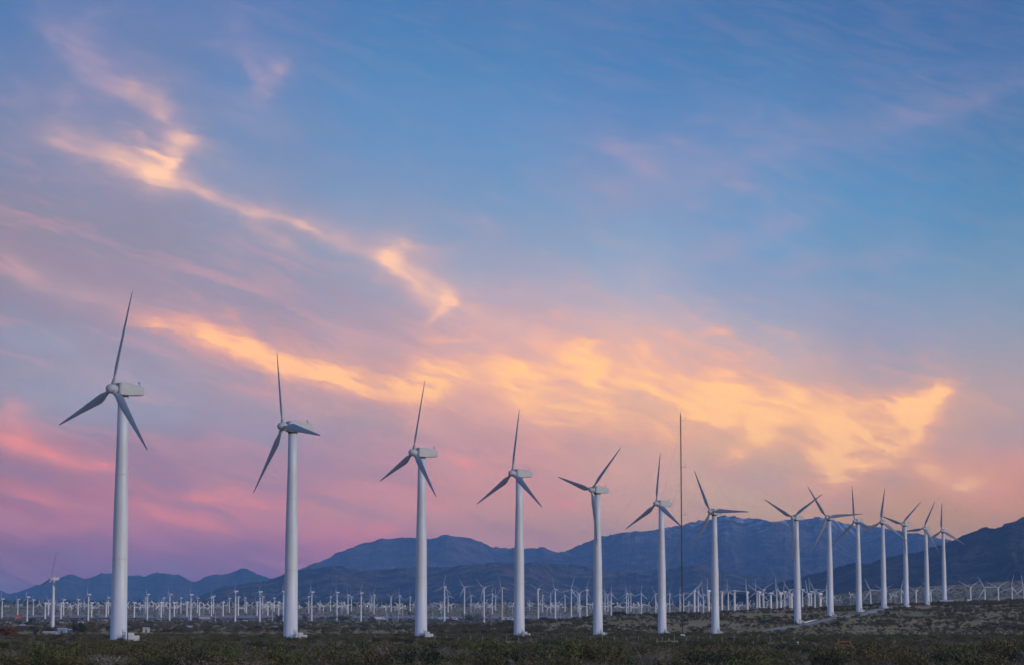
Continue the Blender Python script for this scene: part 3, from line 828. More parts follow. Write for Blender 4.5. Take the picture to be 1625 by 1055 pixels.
# x, hub row, distance, kind (a three blades, t two blades, s stained), phase
MID = [
(3.6,950,3400,'a',5),(28.4,950.7,3900,'a',40),(43.7,947,3050,'a',6),(53,951.4,3800,'a',100),(72,956.5,3500,'t',45),(77,951.4,3800,'a',30),(97,956.6,3500,'t',80),(101,951,3800,'a',70),
(124,951,3850,'a',3),(140.6,942.7,3000,'a',4),(145.6,956,3600,'t',30),(168.6,956,3600,'t',82),(172,948,4050,'a',0),
(213.3,955.7,3600,'t',60),(231.4,948,4200,'a',45),(234.2,942.7,3250,'a',6),(255.8,955.5,3600,'t',8),(259.7,948,4200,'a',95),(269.5,942.7,3050,'a',20),(276.6,955.7,3700,'t',25),(287,948.4,4200,'a',106),
(296.7,955,3700,'t',12),(303,943,3100,'a',112),(313.5,948.4,4250,'a',2),(316.6,955.5,3750,'t',95),(335.7,947,3750,'a',100),(339,945.6,4100,'a',55),(354,955,3750,'t',105),(364,948.8,4400,'a',10),
(373.8,937.8,2900,'a',100),(378.3,946.5,3800,'t',88),(388.7,948,4700,'a',6),(391.2,956,4300,'t',50),(408,955,3800,'t',15),
(412.5,938.5,2950,'a',98),(416.8,946,4200,'a',12),(425,955,3800,'t',60),(435,948.4,4550,'a',108),(442,955,3800,'t',65),(450,938,3000,'a',112),
(489.8,946,4400,'a',96),(494.7,939,3020,'a',5),(524.5,946.5,4500,'a',100),(534.7,939.5,3150,'a',4),(552.2,943.6,4100,'a',2),(557.7,946.6,4550,'a',8),(573,940.4,3120,'a',100),(590,946.5,4600,'a',30),(593.6,943.6,4200,'a',104),
(620.7,946.5,4750,'a',60),(634.2,944.5,4200,'a',0),(650.8,947,4900,'a',115),(705.3,930.7,2880,'a',110),(711,945,4500,'a',12),(737,931.4,3350,'a',35),(747.3,944,4500,'a',14),(768,932.4,2960,'a',45),(781,941.7,4200,'a',108),
(786.5,944.3,4800,'a',0),(796.8,932.6,3000,'s',20),(824.5,933,3000,'a',65),(854,934.3,3050,'a',62),(861,944.3,4650,'a',105),(873.7,941.7,4400,'a',72),(881,935,3050,'a',14),(896.5,944.7,4700,'a',8),(906.4,935.5,3080,'a',102),
(917,941.7,4500,'a',4),(919.8,941.4,3750,'a',60),(931,936,3100,'a',100),(960,941.7,4600,'a',6),(964.4,943,4700,'a',50),(969.7,941.7,3850,'a',112),(994,941.4,3950,'a',2),(997,941.7,4700,'a',20),(1001,941.7,4600,'a',8),
(1017.4,941.4,4100,'a',110),(1040.3,941.4,4100,'a',30),(1062.4,942,4100,'a',100),(1078.8,942,4500,'a',112),(1084.6,941.3,4500,'a',40),(1101.7,937.4,2350,'t',132),(1107.6,938.5,2900,'a',100),(1116,942.3,3900,'a',8),(1124.3,937.4,2380,'t',0),
(1145.4,939,2350,'t',95),(1155.5,938.5,2800,'a',4),(1165.4,937.4,2350,'t',88),(1185.7,939.4,2300,'t',3),(1201,938.5,2750,'a',6),(1204.6,939.5,2300,'t',55),
(1211.4,935.5,2650,'a',60),(1222.9,941.4,2200,'t',75),(1232.3,935.5,2650,'a',2),(1238.8,941,2200,'t',20),(1244.8,938.5,2700,'a',112),(1253,936,2650,'a',35),(1255.8,942.6,2200,'t',125),(1273,935.5,2650,'a',4),(1287,938.5,2600,'a',10),(1283,942,2200,'t',10),
(1292.8,935.5,2650,'a',30),(1301.4,942,2200,'t',45),(1311.4,935.5,2650,'a',108),(1381.3,936,2900,'a',25),(1404.5,937,2950,'a',62),(1430,936.4,2950,'a',105),(1453.7,936.7,3000,'a',63),(1477,936.4,3000,'a',45),(1500,939,3100,'a',65),
(1540,931.5,2800,'a',62),(1562.7,932,2850,'a',30),(1584,932,2850,'a',62),(1605.6,932.2,2850,'a',108),(1624.5,933,2850,'a',8)]
towers_x = [r_[0] for r_ in BIGROW]
gaps = {}
for i, t in enumerate(sorted(range(len(MID)), key=lambda k: MID[k][0])):
    g_ = sum(1 for x in towers_x if x < MID[t][0])
    gaps.setdefault(g_, []).append(t)
def mid_label(i):
    x = MID[i][0]; g_ = sum(1 for q_ in towers_x if q_ < x)
    k = gaps[g_].index(i)
    kind = {'a': 'small white turbine', 't': 'small two-bladed turbine', 's': 'rust-stained small turbine'}[MID[i][3]]
    nth = ORD[k] if k < 20 else '%dth' % (k + 1)
    if g_ == 0: return 'distant %s, %s from the left edge of the photo' % (kind, nth)
    if g_ == 14: return 'distant %s, %s to the right of the last tall turbine' % (kind, nth)
    return 'distant %s, %s to the right of the %s tall turbine' % (kind, nth, ORD[g_ - 1])
for i, (px, hr, d, kind, ph) in enumerate(MID):
    hp = at(px, hr, d)
    gz = h1(hp.x, hp.y)
    r = bpy.data.objects.new('small_wind_turbine', None); link(r)
    hd = 236 if px < 560 else 226 + 10 * math.sin(px * 1.7)
    if px > 690: hd = 214 + 12 * math.sin(px * 0.9)
    r.location = (hp.x, hp.y, gz); r.rotation_euler = (0, 0, -rad(hd))
    tag(r, mid_label(i), 'wind turbine', 'small wind turbines in the middle distance')
    hgt = hp.z - gz
    obj('tower', SM[{'a': 'tower', 's': 'tower_s', 't': 'tower_c'}[kind]], r, scale=(1, 1, hgt - (0.6 if kind != 't' else 1.0)))
    if kind == 't':
        obj('nacelle', SM['drum'], r, loc=(0, 0, hgt))
        rotor(r, SM['hub'], SM['blade2'], (0, 2.2, hgt), ph, 2, rad(2), 0.9)
    else:
        obj('nacelle', SM['nacelle'], r, loc=(0, 0, hgt - 0.2))
        rotor(r, SM['hub'], SM['blade'], (0, 1.6, hgt + 0.1), ph, 3, rad(4), 1.0 if d > 2600 else 0.95)
# the lone mid-size turbine beside the nearest tower
hp = at(85.2, 918, 1740)
gz = h1(hp.x, hp.y)
r = bpy.data.objects.new('wind_turbine', None); link(r)
r.location = (hp.x, hp.y, gz); r.rotation_euler = (0, 0, -rad(228))
tag(r, 'slender lone turbine standing to the left of the nearest tall turbine', 'wind turbine')
hgt = hp.z - gz
obj('tower', BIG['tower'], r, scale=(0.78, 0.78, (hgt - 1.1) / 48.6))
obj('nacelle', BIG['nacelle'], r, loc=(0, 0, hgt), scale=(.9, .9, .9))
rotor(r, BIG['hub'], BIG['blade'], (0, 2.2, hgt), 108)

# ---- the little lattice-tower turbines on the far plain
def lattice_mesh(phase):
    b = MB(); h = 17.0
    for sx in (-1, 1):
        for sy in (-1, 1):
            b.tube((sx * 0.85, sy * 0.85, -0.5), (sx * 0.3, sy * 0.3, h), 0.2, 0.16, 4, 1)
    for k in range(6):
        z0, z1 = h * k / 6, h * (k + 1) / 6
        w0, w1 = 0.85 - 0.55 * k / 6, 0.85 - 0.55 * (k + 1) / 6
        for sy in (-1, 1):
            b.tube((-w0, sy * w0, z0), (w1, sy * w1, z1), 0.07, n=3, mi=1)
            b.tube((sy * w0, w0, z0), (sy * w1, -w1, z1), 0.07, n=3, mi=1)
    b.box((-0.5, -1.8, h), (0.5, 1.0, h + 1.1), 0)
    for k in range(3):
        t = rad(phase) + 2 * math.pi * k / 3
        c, s = math.cos(t), math.sin(t)
        px, pz = c, -s
        def q(rr, w, y): return (s * rr + px * w, 1.3 + y, h + 0.5 + c * rr + pz * w)
        v = [q(0.4, -0.35, 0), q(0.4, 0.35, 0), q(2.0, 0.85, 0), q(8.0, 0.45, 0), q(8.0, -0.3, 0), q(2.0, -0.4, 0)]
        v += [(a, bb - 0.22, cc) for a, bb, cc in v]
        f = [(0, 1, 2, 3, 4, 5), (11, 10, 9, 8, 7, 6)] + [(i, i + 6, (i + 1) % 6 + 6, (i + 1) % 6) for i in range(6)]
        b.add(v, f, 0)
    b.tube((0, 0.9, h + 0.5), (0, 1.7, h + 0.5), 0.4, 0.2, 8, 0)
    return b.mesh('lattice_turbine', [M['white'], M['steel']])
LAT = [lattice_mesh(p) for p in (0, 18, 35, 52, 70, 88, 104)]
rl = random.Random(5)
spots = []
for k in range(282):
    x = rl.uniform(60, 1075) if k < 245 else rl.uniform(1080, 1345)
    if rl.random() < 0.35: x = round(x / 42) * 42 + rl.gauss(0, 6)
    d = rl.choice([3950, 4060, 4180, 4320, 4480, 4700, 5000]) + rl.uniform(-30, 30)
    spots.append((x, d))
for x, d in spots + [(1522, 3600), (1512, 3650), (1556, 3500), (1478, 3650), (1360, 4200), (1415, 4200), (1422, 4300)]:
    p = on_ground(x, d)
    o = obj('lattice_wind_turbine', rl.choice(LAT), loc=p, rot=(0, 0, rl.gauss(rad(185), 0.45)), scale=(1.0, 1.0, rl.uniform(0.74, 0.9)))
    tag(o, 'tiny white turbine on a grey lattice tower, on the far plain', 'wind turbine', 'tiny lattice wind turbines on the far plain')

# ------------------------------------------------------------------ guyed met mast
mp = at(1083, 1012, 668); mp.z = h1(mp.x, mp.y)
mt_ = at(1079.8, 657, 668)
r = bpy.data.objects.new('met_mast', None); link(r); r.location = mp
tag(r, 'dark slender guyed measuring mast between the sixth and seventh tall turbines', 'mast')
top = mt_ - mp
b = MB()
w = 0.12
for k in range(3):
    t = 2 * math.pi * k / 3
    o_ = Vector((w * math.cos(t), w * math.sin(t), 0))
    b.tube(o_, Vector((top.x, top.y, top.z - 0.2)) + o_, 0.075, n=5)
n = 90
for k in range(n):
    a0 = top * (k / n * 0.975); a1 = top * ((k + 1) / n * 0.975)
    for j in range(3):
        t0 = 2 * math.pi * j / 3; t1 = 2 * math.pi * (j + 1) / 3
        b.tube(a0 + Vector((w * math.cos(t0), w * math.sin(t0), 0)), a1 + Vector((w * math.cos(t1), w * math.sin(t1), 0)), 0.03, n=3, cap=False)
obj('lattice_shaft', b.mesh('shaft', M['mast']), r)
b = MB(); b.tube(top * 0.99, top + Vector((0, 0, 1.0)), 0.07, 0.04, 5); obj('lightning_rod', b.mesh('rod', M['mast']), r)
for fr in (0.975, 0.762, 0.55):
    b = MB(); p0 = top * fr
    b.tube(p0, p0 + Vector((1.3, -0.2, -0.35 if fr > .9 else 0.0)), 0.035, n=5)
    b.tube(p0 + Vector((1.25, -0.2, -0.3 if fr > .9 else 0)), p0 + Vector((1.25, -0.2, 0.6)), 0.03, n=5)
    b.lathe([(0.02, 0), (0.14, 0.02), (0.02, 0.2)], 8)
    for i in range(len(b.v) - 24, len(b.v)):
        b.v[i] = (b.v[i][0] + p0.x + 1.25, b.v[i][1] + p0.y - 0.2, b.v[i][2] + p0.z + 0.6)
    obj('sensor_boom', b.mesh('boom', M['mast']), r)
for lev in (0.93, 0.70, 0.46, 0.24):
    for k in range(4):
        t = rad(20 + 90 * k)
        rr = 42 if lev > 0.5 else 26
        e = Vector((rr * math.cos(t), rr * math.sin(t), 0))
        e.z = h1(mp.x + e.x, mp.y + e.y) - mp.z
        b = MB(); b.tube(top * lev, e, 0.011, n=3, cap=False)
        obj('guy_wire', b.mesh('guy', M['mast']), r)
b = MB(); b.box((-0.55, -0.5, 0.0), (0.55, 0.5, 1.1), bev=0.05); b.box((-0.35, -0.8, 0.0), (0.2, -0.52, 0.7), bev=0.03)
obj('equipment_box', b.mesh('eqbox', M['truckwhite']), r, loc=(0.0, -0.6, 0.0))

# ------------------------------------------------------------------ bird in the sky
bp_ = at(767, 268, 760)
def bird():
    b = MB()
    body = []
    v = []; n = 8
    prof = [(-0.42, .01), (-0.34, .05), (-0.2, .075), (0.0, .10), (0.18, .085), (0.3, .05), (0.38, .055), (0.44, .045), (0.52, .008)]
    for y, rr in prof:
        for i in range(n):
            t = 2 * math.pi * i / n
            v.append((rr * math.cos(t), y, rr * math.sin(t) * 0.9 + (0.03 if y > .3 else 0)))
    f = []
    for k in range(len(prof) - 1):
        for i in range(n):
            j = (i + 1) % n
            f.append((k * n + i, k * n + j, (k + 1) * n + j, (k + 1) * n + i))
    b.add(v, f)
    for s in (-1, 1):                                # wings raised in a shallow V, fingered tips
        st = [(0.05, .18, -.16, .02), (0.3, .20, -.15, .10), (0.55, .16, -.16, .12), (0.72, .10, -.14, .10), (0.80, .02, -.10, .09)]
        v = []
        for x, y0, y1, z in st:
            v += [(s * x, y0, z + 0.015), (s * x, y1, z + 0.015), (s * x, y1, z - 0.005), (s * x, y0, z - 0.012)]
        f = []
        for k in range(len(st) - 1):
            for i in range(4):
                j = (i + 1) % 4
                f.append((k * 4 + i, k * 4 + j, k * 4 + 4 + j, k * 4 + 4 + i))
        f.append(tuple(range(len(v) - 4, len(v))))
        b.add(v, f)
    b.add([(-.04, -.36, .0), (.04, -.36, .0), (.13, -.62, .0), (0, -.66, .0), (-.13, -.62, .0), (-.04, -.36, .02), (.04, -.36, .02), (.13, -.62, .012), (0, -.66, .012), (-.13, -.62, .012)],
          [(0, 1, 2, 3, 4), (9, 8, 7, 6, 5)] + [(i, (i + 1) % 5, (i + 1) % 5 + 5, i + 5) for i in range(5)])
    o = obj('bird', b.mesh('bird', mat('dark_feathers', (0.03, 0.028, 0.03), 0.8), True), loc=bp_, rot=(rad(10), rad(8), rad(-25)), scale=(0.85,) * 3)
    tag(o, 'small dark bird gliding high in the blue sky', 'bird')
bird()

# ------------------------------------------------------------------ vehicles on the highway
def cyl_x(b, c, r_, w_, mi=0, n=12):
    b.tube((c[0], c[1] - w_ / 2, c[2]), (c[0], c[1] + w_ / 2, c[2]), r_, n=n, mi=mi)
def wheel(parent, x, y, r_=0.5):
    b = MB(); cyl_x(b, (0, 0, 0), r_, 0.3); w_ = obj('tyre', b.mesh('tyre', M['rubber']), parent, loc=(x, y, r_))
    b = MB(); cyl_x(b, (0, 0, 0), r_ * 0.55, 0.33); obj('rim', b.mesh('rim', M['steel']), w_)
def semi(px, d, flip, cabm, trm, lab, L=14.5, z=0.5):
    p = on_ground(px, d)
    r = bpy.data.objects.new('semi_truck', None); link(r); r.location = (p.x, p.y, p.z + z)
    a = math.atan2(hw[2].y - hw[1].y, hw[2].x - hw[1].x)
    r.rotation_euler = (0, 0, a + (math.pi if flip else 0))
    tag(r, lab, 'truck', 'trucks on the highway')
    b = MB(); b.box((-L, -1.27, 1.15), (0, 1.27, 4.05), bev=0.08); obj('trailer', b.mesh('trailer', trm), r)
    b = MB(); b.box((-L + 0.3, -0.5, 0.8), (2.0, 0.5, 1.148)); obj('chassis', b.mesh('chassis', M['dark']), r)
    b = MB()
    prof = [(1.0, 0.9), (5.6, 0.9), (5.75, 1.3), (5.6, 2.0), (4.0, 2.2), (3.5, 3.2), (2.4, 3.9), (1.0, 3.9)]
    v = [(x, -1.2, zz) for x, zz in prof] + [(x, 1.2, zz) for x, zz in prof]; k = len(prof)
    b.add(v, [tuple(range(k)), tuple(range(2 * k - 1, k - 1, -1))] + [(i + k, (i + 1) % k + k, (i + 1) % k, i) for i in range(k)])
    c = obj('cab', b.mesh('cab', cabm), r)
    b = MB(); b.add([(3.95, -1.0, 2.3), (3.95, 1.0, 2.3), (3.56, 0.95, 3.15), (3.56, -0.95, 3.15), (3.99, -1.0, 2.3), (3.99, 1.0, 2.3), (3.60, 0.95, 3.17), (3.60, -0.95, 3.17)], [(4, 5, 6, 7), (3, 2, 1, 0), (0, 1, 5, 4), (2, 3, 7, 6), (1, 2, 6, 5), (3, 0, 4, 7)])
    obj('windscreen', b.mesh('windscreen', M['glass']), c)
    for s in (-1, 1):
        b = MB(); b.box((2.6, s * 1.205 - 0.01, 2.35), (3.4, s * 1.205 + 0.01, 3.1)); obj('side_window', b.mesh('sidewin', M['glass']), c)
        for x in (5.0, 2.2, 1.0, -L + 1.2, -L + 2.5): wheel(r, x, s * 1.05)
semi(316, 3296, True, M['red'], M['silver'], 'red-cabbed semi truck with silver trailer left of the second tall turbine')
semi(606, 3304, False, M['truckwhite'], M['truckwhite'], 'white semi truck just left of the third tall turbine')
semi(712, 3298, False, M['red'], M['blue'], 'semi truck with pale blue trailer right of the third tall turbine')
semi(934, 3296, True, M['red'], M['truckwhite'], 'long white semi trailer beside the fifth tall turbine', 17.0)
def van(px, d, m, lab, k=1.0, cat='van'):
    p = on_ground(px, d)
    r = bpy.data.objects.new('camper_van' if cat == 'van' else 'car', None); link(r); r.location = (p.x, p.y, p.z + (0.5 if abs(d - 3300) < 30 else 0.05)); r.scale = (k,) * 3
    tag(r, lab, cat, 'small vehicles by the highway')
    b = MB()
    prof = [(-3.2, .5), (3.0, .5), (3.1, 1.2), (2.5, 1.5), (1.8, 2.5), (1.5, 2.9), (-3.1, 2.9), (-3.25, 1.5)] if cat == 'van' else [(-2.2, .35), (2.2, .35), (2.25, .8), (1.2, 1.0), (.5, 1.5), (-1.1, 1.55), (-1.9, 1.05), (-2.25, .95)]
    hw_ = 1.1 if cat == 'van' else .88
    v = [(x, -hw_, z) for x, z in prof] + [(x, hw_, z) for x, z in prof]; n = len(prof)
    b.add(v, [tuple(range(n)), tuple(range(2 * n - 1, n - 1, -1))] + [(i + n, (i + 1) % n + n, (i + 1) % n, i) for i in range(n)])
    obj('body', b.mesh('body', m), r)
    for s in (-1, 1):
        b = MB()
        if cat == 'van': b.box((-2.4, s * (hw_ + .01) - .01, 1.6), (1.4, s * (hw_ + .01) + .01, 2.4))
        else: b.box((-1.0, s * (hw_ + .01) - .01, 1.02), (.5, s * (hw_ + .01) + .01, 1.42))
        obj('side_window', b.mesh('sidewin', M['glass']), r)
        for x in ((-2.0, 2.0) if cat == 'van' else (-1.4, 1.4)): wheel(r, x, s * (hw_ - .15), .36)
van(803, 3302, M['truckwhite'], 'white camper van left of the fourth tall turbine, nearest to its tower', 1.3)
van(811, 3250, M['truckwhite'], 'white camper van hard against the fourth tall turbine tower', 1.3)
van(769, 3300, M['red'], 'red car on the highway below a small turbine', 1.2, 'car')
van(722, 3303, M['truckwhite'], 'white camper van behind the pale blue trailer', 1.2)
van(289, 3303, M['red'], 'small red car on the highway behind the red-cabbed truck', 1.1, 'car')

# ------------------------------------------------------------------ small buildings, billboard
def house(px, d, w_, dp, h_, wall, roof, lab, group=None, name='shed', rot=0.0, sink=0.4):
    if d > 1800: w_, dp, h_ = w_ * .6, dp * .7, h_ * .75
    p = on_ground(px, d)
    r = bpy.data.objects.new(name, None); link(r); r.location = p; r.rotation_euler = (0, 0, rot)
    tag(r, lab, 'building', group)
    b = MB(); b.box((-w_ / 2, -dp / 2, -sink), (w_ / 2, dp / 2, h_)); obj('wall', b.mesh('wall', wall), r)
    b = MB(); e = 0.3; rh = dp * 0.22
    v = [(-w_/2-e, -dp/2-e, h_), (w_/2+e, -dp/2-e, h_), (w_/2+e, 0, h_+rh), (-w_/2-e, 0, h_+rh), (-w_/2-e, dp/2+e, h_), (w_/2+e, dp/2+e, h_)]
    v += [(x, y, z + 0.12) for x, y, z in v]
    b.add(v, [(0,1,2,3)[::-1], (3,2,5,4)[::-1], (6,7,8,9), (9,8,11,10), (0,1,7,6), (5,4,10,11), (1,2,8,7), (2,5,11,8), (3,0,6,9), (4,3,9,10)])
    b.add([(-w_/2, -dp/2, h_), (-w_/2, dp/2, h_), (-w_/2, 0, h_ + rh - .02)], [(0, 2, 1)]); b.add([(w_/2, -dp/2, h_), (w_/2, dp/2, h_), (w_/2, 0, h_ + rh - .02)], [(0, 1, 2)])
    obj('roof', b.mesh('roof', roof), r)
    b = MB(); b.box((-w_ * .1, -dp / 2 - .05, 0), (-w_ * .1 + 0.9, -dp / 2 - .003, min(2.0, h_ * .8))); obj('door', b.mesh('door', M['wood']), r)
    nw = max(1, int(w_ / 3))
    for k in range(nw):
        x = -w_ / 2 + w_ * (k + .5) / nw
        if -w_ * .1 - .6 < x < -w_ * .1 + 1.5: continue
        b = MB(); b.box((x - .45, -dp / 2 - .04, h_ * .4), (x + .45, -dp / 2 - .003, h_ * .75)); obj('window', b.mesh('window', M['glass']), r)
    return r
house(99, 1010, 3.4, 3.0, 2.2, M['blue'], M['rooftin'], 'pale blue shed beside the round dark tree')
house(111, 1016, 2.0, 2.4, 2.0, mat('slate_blue', (.13, .17, .22), .7), M['rooftin'], 'dark slate shed against the round dark tree')
house(80, 1030, 5.6, 2.2, 0.9, M['truckwhite'], M['rooftin'], 'long low white outbuilding left of the pale blue shed')
house(13, 2400, 8, 5, 2.6, M['truckwhite'], M['rooftin'], 'small white house under the red billboard', 'scattered desert houses')
house(36, 1950, 7, 5, 2.4, M['tan'], M['rooftin'], 'tan house right of the billboard, in the brush', 'scattered desert houses')
house(66, 2750, 8, 5, 2.5, M['truckwhite'], M['rooftin'], 'white house left of the lone slender turbine', 'scattered desert houses')
house(76, 2600, 9, 5, 2.5, M['blue'], M['rooftin'], 'pale blue house left of the lone slender turbine', 'scattered desert houses')
house(98, 2500, 7, 5, 2.5, M['truckwhite'], M['rooftin'], 'white house right of the lone slender turbine', 'scattered desert houses')
house(128, 2600, 9, 5, 2.6, M['truckwhite'], M['rooftin'], 'white house left of the nearest tall turbine', 'scattered desert houses')
house(168, 2900, 8, 5, 3.0, M['tan'], M['rooftin'], 'tan house close to the nearest tall turbine tower', 'scattered desert houses')
house(232, 1240, 3.0, 2.5, 2.0, M['seam'], M['rooftin'], 'grey shed right of the nearest tall turbine')
house(301, 1700, 3.5, 3, 2.0, M['truckwhite'], M['rooftin'], 'tiny white hut alone in the brush')
house(437, 1500, 2.6, 2.6, 2.2, M['truckwhite'], M['rooftin'], 'tiny white hut left of the second tall turbine')
house(389, 2900, 9, 6, 2.8, M['tan'], M['rooftin'], 'tan house between the first and second tall turbines', 'scattered desert houses')
house(253, 3150, 9, 6, 3.0, M['tan'], M['rooftin'], 'tan house beyond the dark round tree', 'scattered desert houses')
rb = random.Random(3)
for k in range(46):
    px = rb.uniform(-10, 1000); d = rb.uniform(5600, 6600)
    p = on_ground(px, d)
    w_, dp, h_ = rb.uniform(7, 16), 9, rb.uniform(2.5, 4.5)
    b = MB(); b.box((-w_ / 2, -dp / 2, -2), (w_ / 2, dp / 2, h_), 0)
    v = [(-w_/2-.5, -dp/2-.5, h_), (w_/2+.5, -dp/2-.5, h_), (w_/2+.5, 0, h_+2), (-w_/2-.5, 0, h_+2), (-w_/2-.5, dp/2+.5, h_), (w_/2+.5, dp/2+.5, h_)]
    b.add(v, [(0, 1, 2, 3), (3, 2, 5, 4), (0, 3, 4), (1, 5, 2)], 1)
    o = obj('house', b.mesh('house', [rb.choice([M['truckwhite'], M['tan'], M['cream']]), M['rooftin']]), loc=p)
    tag(o, 'tiny far-off house on the plain beyond the lattice turbines', 'building', 'far houses of the town')
# red billboard
p = on_ground(28.5, 3100)
r = bpy.data.objects.new('billboard', None); link(r); r.location = p
tag(r, 'red billboard on posts near the left edge of the photo', 'billboard')
b = MB(); b.box((-5.4, -0.15, 3.2), (5.4, 0.15, 7.0)); pn = obj('panel', b.mesh('panel', mat('billboard_red', (.50, .06, .04), .5, (.42, .12, .08), .5)), r)
b = MB(); b.box((-3.9, -0.22, 5.0), (3.6, -0.153, 5.5)); b.box((-3.9, -0.22, 4.0), (1.5, -0.153, 4.4)); obj('lettering_band', b.mesh('band', mat('billboard_band', (.62, .40, .36), .6)), pn)
for x in (-4, -1.4, 1.4, 4):
    b = MB(); b.tube((x, 0.3, -1), (x, 0.3, 6.6), 0.2, n=8); obj('post', b.mesh('post', M['wood']), r)

# ------------------------------------------------------------------ poles, lamps, fences, gate
for px, d, h_, where in ((741, 2950, 13, 'in front of the wide dark tree'), (342, 2900, 13, 'right of the red-cabbed truck'), (299, 3000, 13, 'left of the red-cabbed truck'), (614, 3050, 13, 'right of the white semi truck'),
                         (632, 3080, 12, 'left of the third tall turbine'), (432, 3000, 12, 'left of the second tall turbine'), (686, 3100, 13, 'right of the third tall turbine'), (890, 3150, 12, 'between the fourth and fifth tall turbines')):
    p = on_ground(px, d)
    r = bpy.data.objects.new('utility_pole', None); link(r); r.location = p
    tag(r, 'thin utility pole by the highway, ' + where, 'utility pole', 'utility poles along the highway')
    b = MB(); b.tube((0, 0, -0.5), (0, 0, h_), 0.34, 0.24, 8); obj('pole', b.mesh('pole', M['seam']), r)
    b = MB(); b.box((-1.3, 0.25, h_ - 1.3), (1.3, 0.45, h_ - 1.0)); obj('cross_arm', b.mesh('arm', M['wood']), r)
    for s in (-1.1, 0, 1.1):
        b = MB(); b.lathe([(0.08, 0), (0.14, 0.1), (0.05, 0.3)], 8); obj('insulator', b.mesh('ins', M['glass']), r, loc=(s, 0.35, h_ - 0.99))
def emis(name, c, s):
    m = bpy.data.materials.new(name); m.use_nodes = True
    bs = m.node_tree.nodes['Principled BSDF']
    bs.inputs['Base Color'].default_value = (*c, 1); bs.inputs['Emission Color'].default_value = (*c, 1); bs.inputs['Emission Strength'].default_value = s
    return m
ELAMP = emis('sodium_lamp', (1.0, 0.62, 0.25), 3.0); EWHITE = emis('white_lamp', (1.0, 0.9, 0.7), 2.5); ERED = emis('red_lamp', (1.0, 0.3, 0.12), 3.0)
for px, row, d, m, where in ((106.7, 956, 6300, ELAMP, 'left of the two lights near the lone slender turbine'), (116.4, 956, 6300, EWHITE, 'right of the two lights near the lone slender turbine'), (570.5, 961, 5600, ERED, 'reddest one, left of the third tall turbine'),
                             (583, 961.5, 5600, ELAMP, 'between the red light and the third tall turbine'), (611.5, 961.3, 5600, ELAMP, 'first of three close lights left of the third tall turbine'), (629.8, 961.3, 5600, ERED, 'second of three close lights left of the third tall turbine'),
                             (642.9, 961.3, 5600, ELAMP, 'third of three close lights left of the third tall turbine'), (475, 961, 5700, EWHITE, 'just right of the second tall turbine')):
    hp = at(px, row, d); gz = h1(hp.x, hp.y)
    r = bpy.data.objects.new('street_lamp', None); link(r); r.location = (hp.x, hp.y, gz)
    tag(r, 'lit far lamp, ' + where, 'street lamp', 'lit lamps on the far plain')
    hh_ = max(hp.z - gz, 4)
    b = MB(); b.tube((0, 0, 0), (0, 0, hh_), 0.2, 0.14, 6); obj('pole', b.mesh('pole', M['steel']), r)
    b = MB(); b.lathe([(0.3, hh_), (0.9, hh_ + 0.25), (0.95, hh_ + 0.8), (0.4, hh_ + 1.3), (0.05, hh_ + 1.4)], 10); obj('lamp_head', b.mesh('head', m), r)
# wire fence across the brush
r = bpy.data.objects.new('wire_fence', None); link(r); r.location = on_ground(960, 440)
tag(r, 'thin wire fence on steel posts crossing the foreground brush', 'fence')
fx = list(range(690, 1265, 19))
prev = None
pm = MB(); pm.tube((0, 0, -0.2), (0, 0, 1.75), 0.035, n=5); pm = pm.mesh('post', M['steel'])
fp = []
for i, px in enumerate(fx):
    p = on_ground(px, 430 + 10 * math.sin(i * 0.6)) - r.location
    obj('post', pm, r, loc=p, scale=(1, 1, 1.0 + 0.12 * math.sin(i * 2.3))); fp.append(p)
for z in (0.5, 1.0, 1.5):
    b = MB()
    for a, c in zip(fp[:-1], fp[1:]): b.tube(a + Vector((0, 0, z)), c + Vector((0, 0, z)), 0.008, n=3, cap=False)
    obj('wire', b.mesh('wire', M['steel']), r)
def frame_gate(px, d, w_, h_, m, lab, name, rails=3, cat='gate'):
    p = on_ground(px, d)
    r = bpy.data.objects.new(name, None); link(r); r.location = p
    tag(r, lab, cat)
    for x in (-w_ / 2, w_ / 2):
        b = MB(); b.box((x - .07, -.07, -.3), (x + .07, .07, h_ * (1.0 if x > 0 else 1.15))); obj('post', b.mesh('post', m), r)
    for k in range(rails):
        z = h_ * (0.45 + 0.5 * k / max(rails - 1, 1))
        b = MB(); b.box((-w_ / 2 + .072, -.035, z - .05), (w_ / 2 - .072, .035, z + .05)); obj('rail', b.mesh('rail', m), r)
    b = MB(); b.box((-.05, -.03, h_ * .5), (.05, .03, h_ * .9)); obj('brace', b.mesh('brace', m), r)
frame_gate(1340, 300, 1.45, 1.9, mat('rusty_gate_wood', (.32, .17, .10), .8, (.22, .11, .07), 3), 'small brown wooden frame gate standing in the brush', 'wooden_gate')
frame_gate(1052, 330, 1.6, 1.75, mat('pale_rail', (.26, .24, .22), .8), 'grey rail fence panel in the brush, left of its twin', 'rail_panel', cat='fence panel')
frame_gate(1068, 331, 1.1, 1.75, M['pale_rail'] if 'pale_rail' in M else M['concrete'], 'grey rail fence panel in the brush, below the dark mast', 'rail_panel', cat='fence panel')
def marker(px, d, top_m, bot_m, lab, rr=0.16):
    p = on_ground(px, d)
    r = bpy.data.objects.new('marker_post', None); link(r); r.location = p
    tag(r, lab, 'marker post')
    b = MB(); b.lathe([(rr * 1.1, -0.3), (rr * 1.1, 1.0), (rr, 1.02)], 12); obj('post_base', b.mesh('lower', bot_m), r)
    b = MB(); b.lathe([(rr, 1.021), (rr, 1.55), (rr * .7, 1.6), (0.01, 1.62)], 12); obj('post_cap', b.mesh('upper', top_m), r)
marker(1194.5, 330, M['truckwhite'], M['orange'], 'white and orange marker post in the brush')
